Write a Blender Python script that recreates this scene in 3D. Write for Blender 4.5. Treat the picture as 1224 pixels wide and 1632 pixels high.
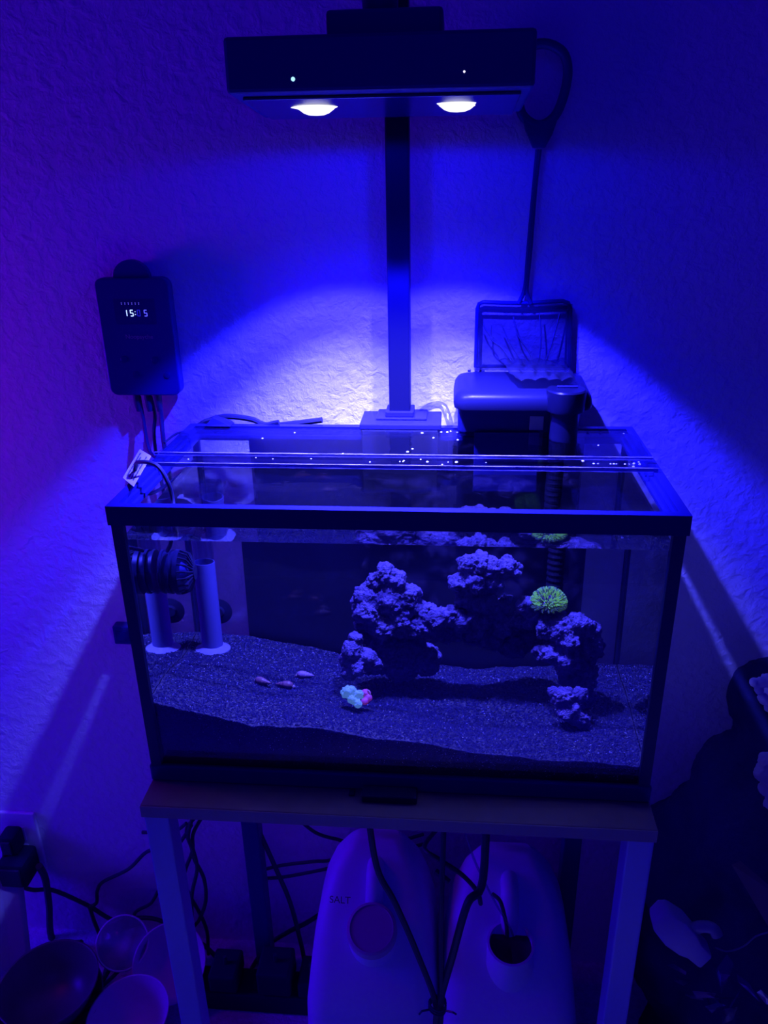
import bpy, bmesh, math, random
from mathutils import Vector, Matrix, noise
for o in list(bpy.data.objects):
    bpy.data.objects.remove(o)
random.seed(7)
S = bpy.context.scene
C = S.collection
FLOOR = -0.62          # everything is written with the table top at z = 0 and lifted onto the floor at the end
LIFT = -FLOOR
PI = math.pi

# ------------------------------------------------------------------ camera, world, lights, exposure
cam_d = bpy.data.cameras.new('camera')
cam = bpy.data.objects.new('camera', cam_d)
C.objects.link(cam)
cam_d.sensor_fit = 'HORIZONTAL'
cam_d.sensor_width = 36.0
cam_d.lens = 37.388
cam_d.clip_start = 0.01
_r, _u, _f, _c = Vector([0.996391, 0.082952, -0.018014]), Vector([-0.016458, 0.39697, 0.917684]), Vector([-0.083275, 0.914076, -0.396902]), Vector([0.05308, -0.63666, 0.58968])
cam.matrix_world = Matrix(((_r.x, _u.x, -_f.x, _c.x), (_r.y, _u.y, -_f.y, _c.y), (_r.z, _u.z, -_f.z, _c.z), (0, 0, 0, 1)))
S.camera = cam

w = bpy.data.worlds.new('dim_room')
S.world = w
w.use_nodes = True
w.node_tree.nodes['Background'].inputs[0].default_value = (0.018, 0.0, 1.0, 1)
w.node_tree.nodes['Background'].inputs[1].default_value = 0.125

S.view_settings.view_transform = 'Standard'
S.view_settings.look = 'None'
S.view_settings.exposure = 0.0
S.view_settings.gamma = 1.0
S.view_settings.use_curve_mapping = False
cy = S.cycles
cy.max_bounces = 14
cy.diffuse_bounces = 4
cy.glossy_bounces = 6
cy.transmission_bounces = 12
cy.transparent_max_bounces = 40
cy.sample_clamp_indirect = 2.0
cy.sample_clamp_direct = 0.0
cy.caustics_reflective = False
cy.caustics_refractive = True
cy.blur_glossy = 0.5

def area_light(name, loc, aim, size, power, color):
    d = bpy.data.lights.new(name, 'AREA')
    d.shape = 'DISK'; d.size = size; d.energy = power; d.color = color
    o = bpy.data.objects.new(name, d); C.objects.link(o)
    o.location = loc
    o.rotation_euler = (Vector(aim) - Vector(loc)).to_track_quat('-Z', 'Y').to_euler()
    return o
# a purple lamp of the room, far to the left and low
area_light('room_lamp', (-1.6, 0.02, 0.08), (-0.3, 0.3, -0.12), 0.4, 11.0, (0.03, 0.0, 1.0))
area_light('purple_lamp', (-0.90, 0.13, 0.37), (-0.58, 0.3, 0.34), 0.16, 0.45, (0.60, 0.0, 1.0))
# added off-view fill standing in for blue light thrown back onto the upper wall
area_light('upper_wall_fill', (0.0, -1.3, 1.5), (0.0, 0.3, 0.62), 0.9, 1.9, (0.004, 0.0, 1.0))

LENSES = ((-0.068, 0.125), (0.053, 0.125))
def lens_lights(x, y):
    def spot(name, z, angle, blend, power, color, radius):
        d = bpy.data.lights.new(name, 'SPOT')
        d.spot_size = math.radians(angle); d.spot_blend = blend
        d.energy = power; d.color = color; d.shadow_soft_size = radius
        o = bpy.data.objects.new(name, d); C.objects.link(o); o.location = (x, y, z)
    spot('lens_glow', 0.6245, 175, 0.12, 0.6, (0.0, 0.0, 1.0), 0.004)
    spot('lens_skirt', 0.6245, 126, 0.75, 3.6, (0.0, 0.0, 1.0), 0.004)
    spot('lens_beam', 0.6245, 97, 0.20, 38.0, (0.013, 0.010, 1.0), 0.006)
    spot('lens_core', 0.6245, 81, 0.92, 58.0, (0.27, 0.255, 1.0), 0.006)
for _x, _y in LENSES:
    lens_lights(_x, _y)

# ------------------------------------------------------------------ materials
MATS = {}
def mat(name, color, rough=0.5, spec=0.5, metal=0.0, emit=None, estr=0.0, bump=None, vary=0.0, vscale=20.0, coat=0.0, tint=None):
    if name in MATS:
        return MATS[name]
    m = bpy.data.materials.new(name); m.use_nodes = True
    nt = m.node_tree; b = nt.nodes['Principled BSDF']
    b.inputs['Base Color'].default_value = (*color, 1)
    b.inputs['Roughness'].default_value = rough
    b.inputs['Specular IOR Level'].default_value = spec
    b.inputs['Metallic'].default_value = metal
    b.inputs['Coat Weight'].default_value = coat
    if tint: b.inputs['Specular Tint'].default_value = (*tint, 1)
    if emit:
        b.inputs['Emission Color'].default_value = (*emit, 1)
        b.inputs['Emission Strength'].default_value = estr
    tc = nt.nodes.new('ShaderNodeTexCoord')
    if vary > 0:
        n = nt.nodes.new('ShaderNodeTexNoise'); n.inputs['Scale'].default_value = vscale; n.inputs['Detail'].default_value = 5
        r = nt.nodes.new('ShaderNodeMapRange')
        r.inputs['To Min'].default_value = 1 - vary; r.inputs['To Max'].default_value = 1 + vary
        h = nt.nodes.new('ShaderNodeVectorMath'); h.operation = 'SCALE'; h.inputs[0].default_value = color
        nt.links.new(tc.outputs['Object'], n.inputs['Vector'])
        nt.links.new(n.outputs['Fac'], r.inputs['Value']); nt.links.new(r.outputs[0], h.inputs['Scale'])
        nt.links.new(h.outputs[0], b.inputs['Base Color'])
    if bump:
        sc, st, dist = bump
        n = nt.nodes.new('ShaderNodeTexNoise'); n.inputs['Scale'].default_value = sc; n.inputs['Detail'].default_value = 6
        k = nt.nodes.new('ShaderNodeBump'); k.inputs['Strength'].default_value = st; k.inputs['Distance'].default_value = dist
        nt.links.new(tc.outputs['Object'], n.inputs['Vector'])
        nt.links.new(n.outputs['Fac'], k.inputs['Height']); nt.links.new(k.outputs[0], b.inputs['Normal'])
    MATS[name] = m
    return m

def thin_glass(name, tint=(0.93, 0.95, 1.0), base=0.045, rough=0.0, bump=None):
    m = bpy.data.materials.new(name); m.use_nodes = True
    nt = m.node_tree; nt.nodes.clear()
    out = nt.nodes.new('ShaderNodeOutputMaterial')
    t = nt.nodes.new('ShaderNodeBsdfTransparent'); t.inputs[0].default_value = (*tint, 1)
    g = nt.nodes.new('ShaderNodeBsdfGlossy'); g.inputs['Roughness'].default_value = rough
    mx = nt.nodes.new('ShaderNodeMixShader')
    lw = nt.nodes.new('ShaderNodeLayerWeight'); lw.inputs[0].default_value = 0.5
    pw = nt.nodes.new('ShaderNodeMath'); pw.operation = 'POWER'; pw.inputs[1].default_value = 5
    ma = nt.nodes.new('ShaderNodeMath'); ma.operation = 'MULTIPLY_ADD'; ma.inputs[1].default_value = 1 - base; ma.inputs[2].default_value = base
    nt.links.new(lw.outputs['Facing'], pw.inputs[0]); nt.links.new(pw.outputs[0], ma.inputs[0])
    nt.links.new(ma.outputs[0], mx.inputs[0]); nt.links.new(t.outputs[0], mx.inputs[1]); nt.links.new(g.outputs[0], mx.inputs[2])
    nt.links.new(mx.outputs[0], out.inputs[0])
    if bump:
        tc = nt.nodes.new('ShaderNodeTexCoord')
        n = nt.nodes.new('ShaderNodeTexNoise'); n.inputs['Scale'].default_value = bump[0]; n.inputs['Detail'].default_value = 4
        k = nt.nodes.new('ShaderNodeBump'); k.inputs['Strength'].default_value = bump[1]; k.inputs['Distance'].default_value = bump[2]
        nt.links.new(tc.outputs['Object'], n.inputs['Vector']); nt.links.new(n.outputs['Fac'], k.inputs['Height'])
        nt.links.new(k.outputs[0], g.inputs['Normal'])
    return m

def wall_material():
    m = bpy.data.materials.new('knockdown_plaster'); m.use_nodes = True
    nt = m.node_tree; b = nt.nodes['Principled BSDF']
    b.inputs['Base Color'].default_value = (0.80, 0.79, 0.80, 1); b.inputs['Roughness'].default_value = 0.75
    b.inputs['Specular IOR Level'].default_value = 0.2
    tc = nt.nodes.new('ShaderNodeTexCoord')
    n1 = nt.nodes.new('ShaderNodeTexNoise'); n1.inputs['Scale'].default_value = 70; n1.inputs['Detail'].default_value = 8; n1.inputs['Roughness'].default_value = 0.6; n1.inputs['Distortion'].default_value = 0.25
    r = nt.nodes.new('ShaderNodeValToRGB'); r.color_ramp.elements[0].position = 0.40; r.color_ramp.elements[1].position = 0.72
    n2 = nt.nodes.new('ShaderNodeTexNoise'); n2.inputs['Scale'].default_value = 300; n2.inputs['Detail'].default_value = 3
    ad = nt.nodes.new('ShaderNodeMath'); ad.operation = 'MULTIPLY_ADD'; ad.inputs[1].default_value = 0.16
    k = nt.nodes.new('ShaderNodeBump'); k.inputs['Strength'].default_value = 0.9; k.inputs['Distance'].default_value = 0.0016
    for n in (n1, n2):
        nt.links.new(tc.outputs['Object'], n.inputs['Vector'])
    nt.links.new(n1.outputs['Fac'], r.inputs[0]); nt.links.new(n2.outputs['Fac'], ad.inputs[0]); nt.links.new(r.outputs[0], ad.inputs[2])
    nt.links.new(ad.outputs[0], k.inputs['Height']); nt.links.new(k.outputs[0], b.inputs['Normal'])
    return m

def water_material():
    m = bpy.data.materials.new('clear_aquarium_water'); m.use_nodes = True
    nt = m.node_tree; nt.nodes.clear()
    out = nt.nodes.new('ShaderNodeOutputMaterial')
    g = nt.nodes.new('ShaderNodeBsdfGlass'); g.inputs['IOR'].default_value = 1.33; g.inputs['Roughness'].default_value = 0.0
    g.inputs['Color'].default_value = (0.96, 0.97, 1, 1)
    t = nt.nodes.new('ShaderNodeBsdfTransparent'); t.inputs[0].default_value = (0.96, 0.97, 1, 1)
    mx = nt.nodes.new('ShaderNodeMixShader'); mx.inputs[0].default_value = 0.62
    tc = nt.nodes.new('ShaderNodeTexCoord')
    n = nt.nodes.new('ShaderNodeTexNoise'); n.inputs['Scale'].default_value = 26; n.inputs['Detail'].default_value = 2
    k = nt.nodes.new('ShaderNodeBump'); k.inputs['Strength'].default_value = 0.3; k.inputs['Distance'].default_value = 0.002
    nt.links.new(tc.outputs['Object'], n.inputs['Vector']); nt.links.new(n.outputs['Fac'], k.inputs['Height']); nt.links.new(k.outputs[0], g.inputs['Normal'])
    nt.links.new(t.outputs[0], mx.inputs[1]); nt.links.new(g.outputs[0], mx.inputs[2]); nt.links.new(mx.outputs[0], out.inputs[0])
    return m
def water_side_material():
    m = bpy.data.materials.new('clear_aquarium_water_sides'); m.use_nodes = True
    nt = m.node_tree; nt.nodes.clear()
    out = nt.nodes.new('ShaderNodeOutputMaterial')
    g = nt.nodes.new('ShaderNodeBsdfGlass'); g.inputs['IOR'].default_value = 1.33; g.inputs['Roughness'].default_value = 0.0
    g.inputs['Color'].default_value = (0.97, 0.98, 1, 1)
    nt.links.new(g.outputs[0], out.inputs[0])
    return m

def edge_material():       # cut, wet glass edge: clear with scattering streaks
    m = bpy.data.materials.new('wet_glass_edge'); m.use_nodes = True
    nt = m.node_tree; nt.nodes.clear()
    out = nt.nodes.new('ShaderNodeOutputMaterial')
    t = nt.nodes.new('ShaderNodeBsdfTransparent'); t.inputs[0].default_value = (.8, .8, 1, 1)
    d = nt.nodes.new('ShaderNodeBsdfDiffuse'); d.inputs[0].default_value = (.16, .15, .60, 1)
    mx = nt.nodes.new('ShaderNodeMixShader')
    tc = nt.nodes.new('ShaderNodeTexCoord'); mp = nt.nodes.new('ShaderNodeMapping'); mp.inputs['Scale'].default_value = (35, 300, 300)
    n = nt.nodes.new('ShaderNodeTexNoise'); n.inputs['Scale'].default_value = 1.0; n.inputs['Detail'].default_value = 4
    r_ = nt.nodes.new('ShaderNodeMapRange'); r_.inputs['From Min'].default_value = .35; r_.inputs['From Max'].default_value = .65; r_.inputs['To Min'].default_value = .12; r_.inputs['To Max'].default_value = .85
    nt.links.new(tc.outputs['Object'], mp.inputs[0]); nt.links.new(mp.outputs[0], n.inputs['Vector']); nt.links.new(n.outputs['Fac'], r_.inputs['Value'])
    nt.links.new(r_.outputs[0], mx.inputs[0]); nt.links.new(t.outputs[0], mx.inputs[1]); nt.links.new(d.outputs[0], mx.inputs[2]); nt.links.new(mx.outputs[0], out.inputs[0])
    return m
M_wall = wall_material()
M_black = mat('black_plastic', (0.014, 0.013, 0.15), 0.42, tint=(0.3, 0.3, 1.0))  # raised blue in these blacks stands in for the camera's veiling haze
M_blackgloss = mat('glossy_black_plastic', (0.010, 0.010, 0.12), 0.22, tint=(0.3, 0.3, 1.0))
M_blackmatte = mat('matte_black', (0.008, 0.008, 0.05), 0.85, 0.2)
M_rubber = mat('black_cable_rubber', (0.008, 0.008, 0.06), 0.55)
M_alu = mat('black_anodised_aluminium', (0.006, 0.006, 0.032), 0.42, spec=0.30, tint=(0.3, 0.3, 1.0))
M_glass = thin_glass('aquarium_glass')
M_lid = thin_glass('lid_glass', base=0.06, bump=(40, 0.25, 0.002))
M_edge = edge_material()
M_water = water_material()
M_waterside = water_side_material()
M_silicone = mat('black_silicone', (0.008, 0.008, 0.09), 0.5)  # blue lifted here too, camera haze put into the colour
M_sand = mat('black_aquarium_sand', (0.007, 0.006, 0.034), 0.6, 0.3, vary=0.7, vscale=900)
M_grain = mat('black_sand_grain', (0.012, 0.011, 0.062), 0.36, 0.35, tint=(.5, .5, 1))
M_speck = mat('pale_shell_speck', (0.8, 0.8, 0.8), 0.5)
M_rock = mat('live_rock', (0.13, 0.10, 0.34), 0.8, 0.3, vary=0.75, vscale=160, bump=(520, 1.0, 0.004))
M_jug = mat('milky_jug_plastic', (0.62, 0.60, 0.88), 0.4, 0.4, vary=0.06, vscale=9)
M_white = mat('white_plastic', (0.78, 0.78, 0.8), 0.4)
M_table = mat('dark_wood_laminate', (0.20, 0.15, 0.14), 0.5, vary=0.25, vscale=30)
M_tedge = mat('laminate_edge', (0.26, 0.23, 0.24), 0.5)
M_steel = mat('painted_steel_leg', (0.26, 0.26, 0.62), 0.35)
M_clear = thin_glass('clear_plastic', (0.90, 0.91, 0.97), 0.14, 0.12)
M_acryl = thin_glass('clear_acrylic_tube', (0.86, 0.88, 0.97), 0.12, 0.08)

# ------------------------------------------------------------------ mesh helpers
class MB:
    def __init__(s): s.v = []; s.f = []; s.m = []
    def add(s, vs, fs, mi=0):
        b = len(s.v); s.v += [tuple(p) for p in vs]; s.f += [tuple(b + i for i in f) for f in fs]; s.m += [mi] * len(fs); return s
    def box(s, x0, x1, y0, y1, z0, z1, mi=0):
        return s.add([(x0,y0,z0),(x1,y0,z0),(x1,y1,z0),(x0,y1,z0),(x0,y0,z1),(x1,y0,z1),(x1,y1,z1),(x0,y1,z1)],
              [(0,3,2,1),(4,5,6,7),(0,1,5,4),(1,2,6,5),(2,3,7,6),(3,0,4,7)], mi)
    def hexa(s, pts, mi=0):   # four bottom points then four top points
        return s.add(pts, [(0,3,2,1),(4,5,6,7),(0,1,5,4),(1,2,6,5),(2,3,7,6),(3,0,4,7)], mi)
    def tube(s, pts, r, n=10, closed=False, cap=True, mi=0, ry=None):
        pts = [Vector(p) for p in pts]; N = len(pts)
        rs = r if isinstance(r, (list, tuple)) else [r] * N
        ref = None; vs = []
        for i, p in enumerate(pts):
            a = pts[(i - 1) % N] if (closed or i > 0) else p
            b = pts[(i + 1) % N] if (closed or i < N - 1) else p
            t = (b - a).normalized()
            if ref is None:
                ref = Vector((0, 0, 1)) if abs(t.z) < 0.9 else Vector((1, 0, 0))
            u = (ref - t * ref.dot(t)); u = u.normalized() if u.length > 1e-6 else t.orthogonal().normalized()
            ref = u; q = t.cross(u)
            for k in range(n):
                an = 2 * PI * k / n
                vs.append(p + u * math.cos(an) * rs[i] + q * math.sin(an) * (rs[i] if ry is None else ry))
        fs = []
        for i in range(N if closed else N - 1):
            j = (i + 1) % N
            for k in range(n):
                l = (k + 1) % n
                fs.append((i*n+k, i*n+l, j*n+l, j*n+k))
        if cap and not closed:
            fs.append(tuple(range(n - 1, -1, -1))); fs.append(tuple((N-1)*n + k for k in range(n)))
        return s.add(vs, fs, mi)
    def lathe(s, prof, c, n=24, axis='z', mi=0):
        c = Vector(c); vs = []
        for r, h in prof:
            for k in range(n):
                a = 2 * PI * k / n; x, y = r * math.cos(a), r * math.sin(a)
                d = {'z': (x, y, h), 'x': (h, x, y), 'y': (x, h, -y)}[axis]
                vs.append(c + Vector(d))
        fs = []
        for i in range(len(prof) - 1):
            for k in range(n):
                l = (k + 1) % n
                fs.append((i*n+k, i*n+l, (i+1)*n+l, (i+1)*n+k))
        if prof[0][0] > 1e-6: fs.append(tuple(range(n - 1, -1, -1)))
        if prof[-1][0] > 1e-6: fs.append(tuple((len(prof)-1)*n + k for k in range(n)))
        return s.add(vs, fs, mi)
    def prism(s, outline, y0, y1, mi=0):   # outline of (x, z) pairs
        n = len(outline)
        vs = [(x, y0, z) for x, z in outline] + [(x, y1, z) for x, z in outline]
        fs = [tuple(range(n)), tuple(range(2*n - 1, n - 1, -1))]
        for i in range(n):
            j = (i + 1) % n; fs.append((j, i, i + n, j + n))
        return s.add(vs, fs, mi)
    def slab(s, outline, z0, z1, mi=0):    # outline of (x, y) pairs
        n = len(outline)
        vs = [(x, y, z0) for x, y in outline] + [(x, y, z1) for x, y in outline]
        fs = [tuple(range(n - 1, -1, -1)), tuple(range(n, 2*n))]
        for i in range(n):
            j = (i + 1) % n; fs.append((i, j, j + n, i + n))
        return s.add(vs, fs, mi)
    def loft(s, rings, mi=0):
        n = len(rings[0]); vs = [p for r in rings for p in r]; fs = []
        for i in range(len(rings) - 1):
            for k in range(n):
                l = (k + 1) % n; fs.append((i*n+k, i*n+l, (i+1)*n+l, (i+1)*n+k))
        fs.append(tuple(range(n - 1, -1, -1))); fs.append(tuple((len(rings)-1)*n + k for k in range(n)))
        return s.add(vs, fs, mi)
    def build(s, name, mats, parent=None, bevel=0.0, smooth=False, segs=2, fix=True):
        me = bpy.data.meshes.new(name)
        off = Vector(parent_origin(parent))
        me.from_pydata([tuple(Vector(p) - off) for p in s.v], [], s.f)
        for m in (mats if isinstance(mats, (list, tuple)) else [mats]): me.materials.append(m)
        for p, i in zip(me.polygons, s.m): p.material_index = i
        bm = bmesh.new(); bm.from_mesh(me)
        if fix: bmesh.ops.recalc_face_normals(bm, faces=bm.faces)
        if bevel > 0:
            es = [e for e in bm.edges if len(e.link_faces) == 2 and e.calc_face_angle(0) > 0.6]
            bmesh.ops.bevel(bm, geom=es, offset=bevel, segments=segs, profile=0.5, affect='EDGES', clamp_overlap=True)
        if smooth:
            for f_ in bm.faces: f_.smooth = True
            for e in bm.edges:
                if len(e.link_faces) == 2 and e.calc_face_angle(0) > 0.7: e.smooth = False
        bm.to_mesh(me); bm.free()
        o = bpy.data.objects.new(name, me); C.objects.link(o)
        if parent is not None: o.parent = parent
        return o
ORIG = {}
def parent_origin(p):
    t = Vector((0, 0, 0))
    while p is not None:
        t += Vector(p.location); p = p.parent
    return t
def thing(name, label, cat, loc, group=None):
    o = bpy.data.objects.new(name, None); C.objects.link(o); o.location = loc; o.empty_display_size = 0.02
    o['label'] = label; o['category'] = cat
    if group: o['group'] = group
    return o
def tag(o, label, cat, group=None, kind=None):
    o['label'] = label; o['category'] = cat
    if group: o['group'] = group
    if kind: o['kind'] = kind
    return o
def smoothpath(pts, k=6):
    P = [Vector(p) for p in pts]; out = []
    for i in range(len(P) - 1):
        a = P[max(i-1, 0)]; b = P[i]; c = P[i+1]; d = P[min(i+2, len(P)-1)]
        for j in range(k):
            t = j / k
            out.append(0.5 * ((2*b) + (c-a)*t + (2*a-5*b+4*c-d)*t*t + (3*b-a-3*c+d)*t**3))
    out.append(P[-1]); return out
def rrect(cx, cy, hw, hd, r, n=5):
    o = []
    for qx, qy, a0 in ((1, 1, 0), (-1, 1, 90), (-1, -1, 180), (1, -1, 270)):
        for i in range(n + 1):
            a = math.radians(a0 + 90 * i / n)
            o.append((cx + qx*(hw - r) + r*math.cos(a), cy + qy*(hd - r) + r*math.sin(a)))
    return o
def cord(name, pts, r, label, cat='cable', m=None, group=None, k=6):
    o = MB().tube(smoothpath(pts, k), r, 8).build(name, m or M_rubber, smooth=True)
    return tag(o, label, cat, group)
def remesh_blobs(name, blobs, voxel, disp, m, parent=None, seed=0.0, stretch=None, grow=1.0):
    bm = bmesh.new()
    for x, y, z, r in blobs:
        r = r * grow
        g = bmesh.ops.create_icosphere(bm, subdivisions=2, radius=r)
        for v_ in g['verts']:
            v_.co = Vector((v_.co.x, v_.co.y, v_.co.z * (stretch or 1.0))) + Vector((x, y, z))
    me = bpy.data.meshes.new(name); bm.to_mesh(me); bm.free()
    tmp = bpy.data.objects.new('tmp', me); C.objects.link(tmp)
    md = tmp.modifiers.new('r', 'REMESH'); md.mode = 'VOXEL'; md.voxel_size = voxel
    dg = bpy.context.evaluated_depsgraph_get()
    me2 = bpy.data.meshes.new_from_object(tmp.evaluated_get(dg))
    bpy.data.objects.remove(tmp); bpy.data.meshes.remove(me)
    me2.name = name
    off = parent_origin(parent); sv = Vector((seed, seed*0.7, -seed))
    cos = []
    nrm = [v_.normal.copy() for v_ in me2.vertices]
    for v_, n in zip(me2.vertices, nrm):
        p = v_.co + sv
        a = noise.fractal(p * 60, 0.8, 2.1, 4) * disp * 1.1
        d1 = noise.voronoi(p * 190)[0]
        b = (0.5 - d1[0]) * disp * 0.75
        d2 = noise.voronoi(p * 420 + sv)[0]
        c_ = (0.5 - d2[0]) * disp * 0.42
        cos.append(v_.co + n * (a + b + c_) - off)
    for v_, c_ in zip(me2.vertices, cos): v_.co = c_
    me2.materials.clear(); me2.materials.append(m)
    for p in me2.polygons: p.use_smooth = True
    o = bpy.data.objects.new(name, me2); C.objects.link(o)
    if parent is not None: o.parent = parent
    return o

# ------------------------------------------------------------------ the setting
o = MB().box(-1.5, 1.3, 0.30, 0.38, FLOOR, 1.5).build('wall_back', M_wall); o['kind'] = 'structure'
o = MB().box(-1.5, 1.3, -1.6, 0.30, FLOOR - 0.05, FLOOR).build('floor', mat('grey_carpet', (0.60, 0.58, 0.70), 0.95, 0.1, vary=0.4, vscale=120, bump=(300, 0.8, 0.004))); o['kind'] = 'structure'

# ------------------------------------------------------------------ table
tb = thing('side_table', 'narrow dark laminate side table on square metal legs carrying the aquarium', 'table', (0, 0.11, FLOOR))
MB().box(-0.2565, 0.257, -0.0355, 0.262, -0.0148, -0.0002).build('table_top', M_table, tb, 0.0012)
o = MB().box(-0.2562, 0.2567, -0.0368, -0.0357, -0.0146, -0.0008).build('front_edge', M_tedge, tb)
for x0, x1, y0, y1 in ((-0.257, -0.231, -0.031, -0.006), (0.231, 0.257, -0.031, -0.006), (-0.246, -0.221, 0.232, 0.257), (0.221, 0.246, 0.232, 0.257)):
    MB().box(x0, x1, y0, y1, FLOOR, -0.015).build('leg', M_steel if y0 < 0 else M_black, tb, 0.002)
MB().box(-0.2475, -0.2195, 0.2305, 0.2585, -0.178, -0.160).build('leg_joint', M_black, tb, 0.002)

# ------------------------------------------------------------------ aquarium
X0, X1, Y0, Y1, H = -0.257, 0.257, 0.0, 0.2528, 0.3141
aq = thing('aquarium', 'rectangular glass aquarium with thick black rim holding black sand and live rock', 'aquarium', (0, 0.126, 0))
def ring(z0, z1, wout, win, name):
    b = MB()
    b.box(X0, X1, Y0, Y0 + wout, z0, z1); b.box(X0, X1, Y1 - wout, Y1, z0, z1)
    b.box(X0, X0 + wout, Y0 + wout, Y1 - wout, z0, z1); b.box(X1 - wout, X1, Y0 + wout, Y1 - wout, z0, z1)
    return b.build(name, M_blackgloss, aq, 0.0012)
rim = MB()
zt = H; zb = 0.2955
def rimbar(ax, s_, a0, a1):   # profile swept along one side: outer skirt, top band, groove, inner ledge
    prof = [(0, zb), (0, zt), (0.009, zt), (0.009, zt-0.004), (0.0125, zt-0.004), (0.0125, zt-0.009), (0.016, zt-0.009), (0.016, zt-0.013), (0.0065, zt-0.013), (0.0065, zb)]
    vs = []
    for a in (a0, a1):
        for d, z in prof:
            dd = d
            e = a + (d if a == a0 else -d)     # mitred corners
            if ax == 'x': vs.append((e, (Y0 + dd) if s_ < 0 else (Y1 - dd), z))
            else: vs.append(((X0 + dd) if s_ < 0 else (X1 - dd), e, z))
    n = len(prof); fs = []
    for i in range(n):
        j = (i + 1) % n; fs.append((i, j, j + n, i + n))
    return MB().add(vs, fs)
for ax, s_, a0, a1 in (('x', -1, X0, X1), ('x', 1, X0, X1), ('y', -1, Y0, Y1), ('y', 1, Y0, Y1)):
    b = rimbar(ax, s_, a0, a1); rim.add(b.v, b.f)
rim.build('top_rim', M_blackgloss, aq)
base = MB()
base.box(X0, X1, Y0, Y0+0.006, 0.0, 0.020); base.box(X0, X1, Y1-0.006, Y1, 0.0, 0.020)
base.box(X0, X0+0.006, Y0+0.006, Y1-0.006, 0.0, 0.020); base.box(X1-0.006, X1, Y0+0.006, Y1-0.006, 0.0, 0.020)
base.build('bottom_rim', M_black, aq, 0.002)
GZ0, GZ1 = 0.006, 0.2985
MB().box(-0.2495, 0.2495, 0.0015, 0.0062, GZ0+0.014, GZ1).build('glass_pane', M_glass, aq)
MB().box(-0.2495, 0.2495, 0.2462, 0.2508, GZ0+0.014, GZ1).build('glass_pane', M_glass, aq)
MB().box(-0.2545, -0.2505, 0.0065, 0.246, GZ0+0.014, GZ1).build('glass_pane', M_glass, aq)
MB().box(0.2505, 0.2545, 0.0065, 0.246, GZ0+0.014, GZ1).build('glass_pane', M_glass, aq)
MB().box(-0.250, 0.250, 0.0065, 0.246, 0.003, 0.0068).build('glass_bottom', M_black, aq)
for sx in (-1, 1):
    for y0, y1 in ((0.0012, 0.0075), (0.2452, 0.2512)):
        a, b = (sx*0.2548, sx*0.2438) if y0 < 0.1 else (sx*0.2548, sx*0.2470)
        MB().box(min(a, b), max(a, b), y0, y1, 0.0201, 0.2954).build('silicone_seam', M_silicone, aq)
MB().box(-0.188, 0.205, 0.2514, 0.2524, 0.0205, 0.294).build('background_panel', mat('black_background_sheet', (0.006, 0.006, 0.07), 0.6), aq)  # sheet is black; its blue part imitates lens haze

# water
WX, WY0, WY1, WZ0, WZ1 = 0.2498, 0.0066, 0.2450, 0.0070, 0.2785
nx, ny = 60, 30
vs = []; fs = []
for j in range(ny + 1):
    for i in range(nx + 1):
        x = -WX + 2*WX*i/nx; y = WY0 + (WY1-WY0)*j/ny
        vs.append((x, y, WZ1 + 0.00035*noise.noise(Vector((x*22, y*30, 3.1)))))
for j in range(ny):
    for i in range(nx):
        a = j*(nx+1)+i; fs.append((a, a+1, a+nx+2, a+nx+1))
wb = MB(); wb.add(vs, fs, 0)
cor = [0, nx, (ny+1)*(nx+1)-1, ny*(nx+1)]
bott = len(wb.v)
edge = [i for i in range(nx+1)] + [j*(nx+1)+nx for j in range(1, ny+1)] + [ny*(nx+1)+i for i in range(nx-1, -1, -1)] + [j*(nx+1) for j in range(ny-1, 0, -1)]
low = [(wb.v[i][0], wb.v[i][1], WZ0) for i in edge]
wb.v += low; L_ = len(edge)
for k in range(L_):
    l = (k+1) % L_
    wb.f.append((edge[k], bott+k, bott+l, edge[l])); wb.m.append(1)
wb.f.append(tuple(bott + k for k in range(L_-1, -1, -1))); wb.m.append(1)
water = wb.build('aquarium_water', [M_water, M_waterside], None)
tag(water, 'clear still water filling the aquarium up to just under its black rim', 'water')

# sand bed
def interp(t, tab):
    if t <= tab[0][0]: return tab[0][1]
    for (a, b), (c, d) in zip(tab, tab[1:]):
        if t <= c: return b + (d-b)*(t-a)/(c-a)
    return tab[-1][1]
FR = [(-0.25, .098), (-.2, .084), (-.143, .072), (-.078, .070), (.014, .058), (.14, .043), (.25, .041)]
BK = [(-0.25, .076), (-.19, .074), (-.11, .060), (-.05, .046), (.09, .038), (.2, .050), (.25, .050)]
def sand_z(x, y):
    t = (y - 0.007)/0.238; t = max(0, min(1, t)); t = t*t*(3-2*t)
    z = interp(x, FR)*(1-t) + interp(x, BK)*t
    z += 0.0035*noise.noise(Vector((x*18, y*18, 0))) + 0.0012*noise.noise(Vector((x*80, y*80, 5)))
    z += 0.010*math.exp(-((x-0.09)/0.07)**2 - ((y-0.16)/0.03)**2)
    z -= 0.006*math.exp(-((x-0.07)/0.09)**2 - ((y-0.09)/0.04)**2)
    return z
nx, ny = 260, 124
vs = []; fs = []
SX, SY0, SY1 = 0.2494, 0.0071, 0.2444
for j in range(ny+1):
    for i in range(nx+1):
        x = -SX+2*SX*i/nx; y = SY0+(SY1-SY0)*j/ny
        z = sand_z(x, y) + random.uniform(-.0006, .0006)
        vs.append((x, y, z))
for j in range(ny):
    for i in range(nx):
        a = j*(nx+1)+i; fs.append((a, a+1, a+nx+2, a+nx+1))
sb = MB(); sb.add(vs, fs, 0)
edge = [i for i in range(nx+1)] + [j*(nx+1)+nx for j in range(1, ny+1)] + [ny*(nx+1)+i for i in range(nx-1, -1, -1)] + [j*(nx+1) for j in range(ny-1, 0, -1)]
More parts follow.
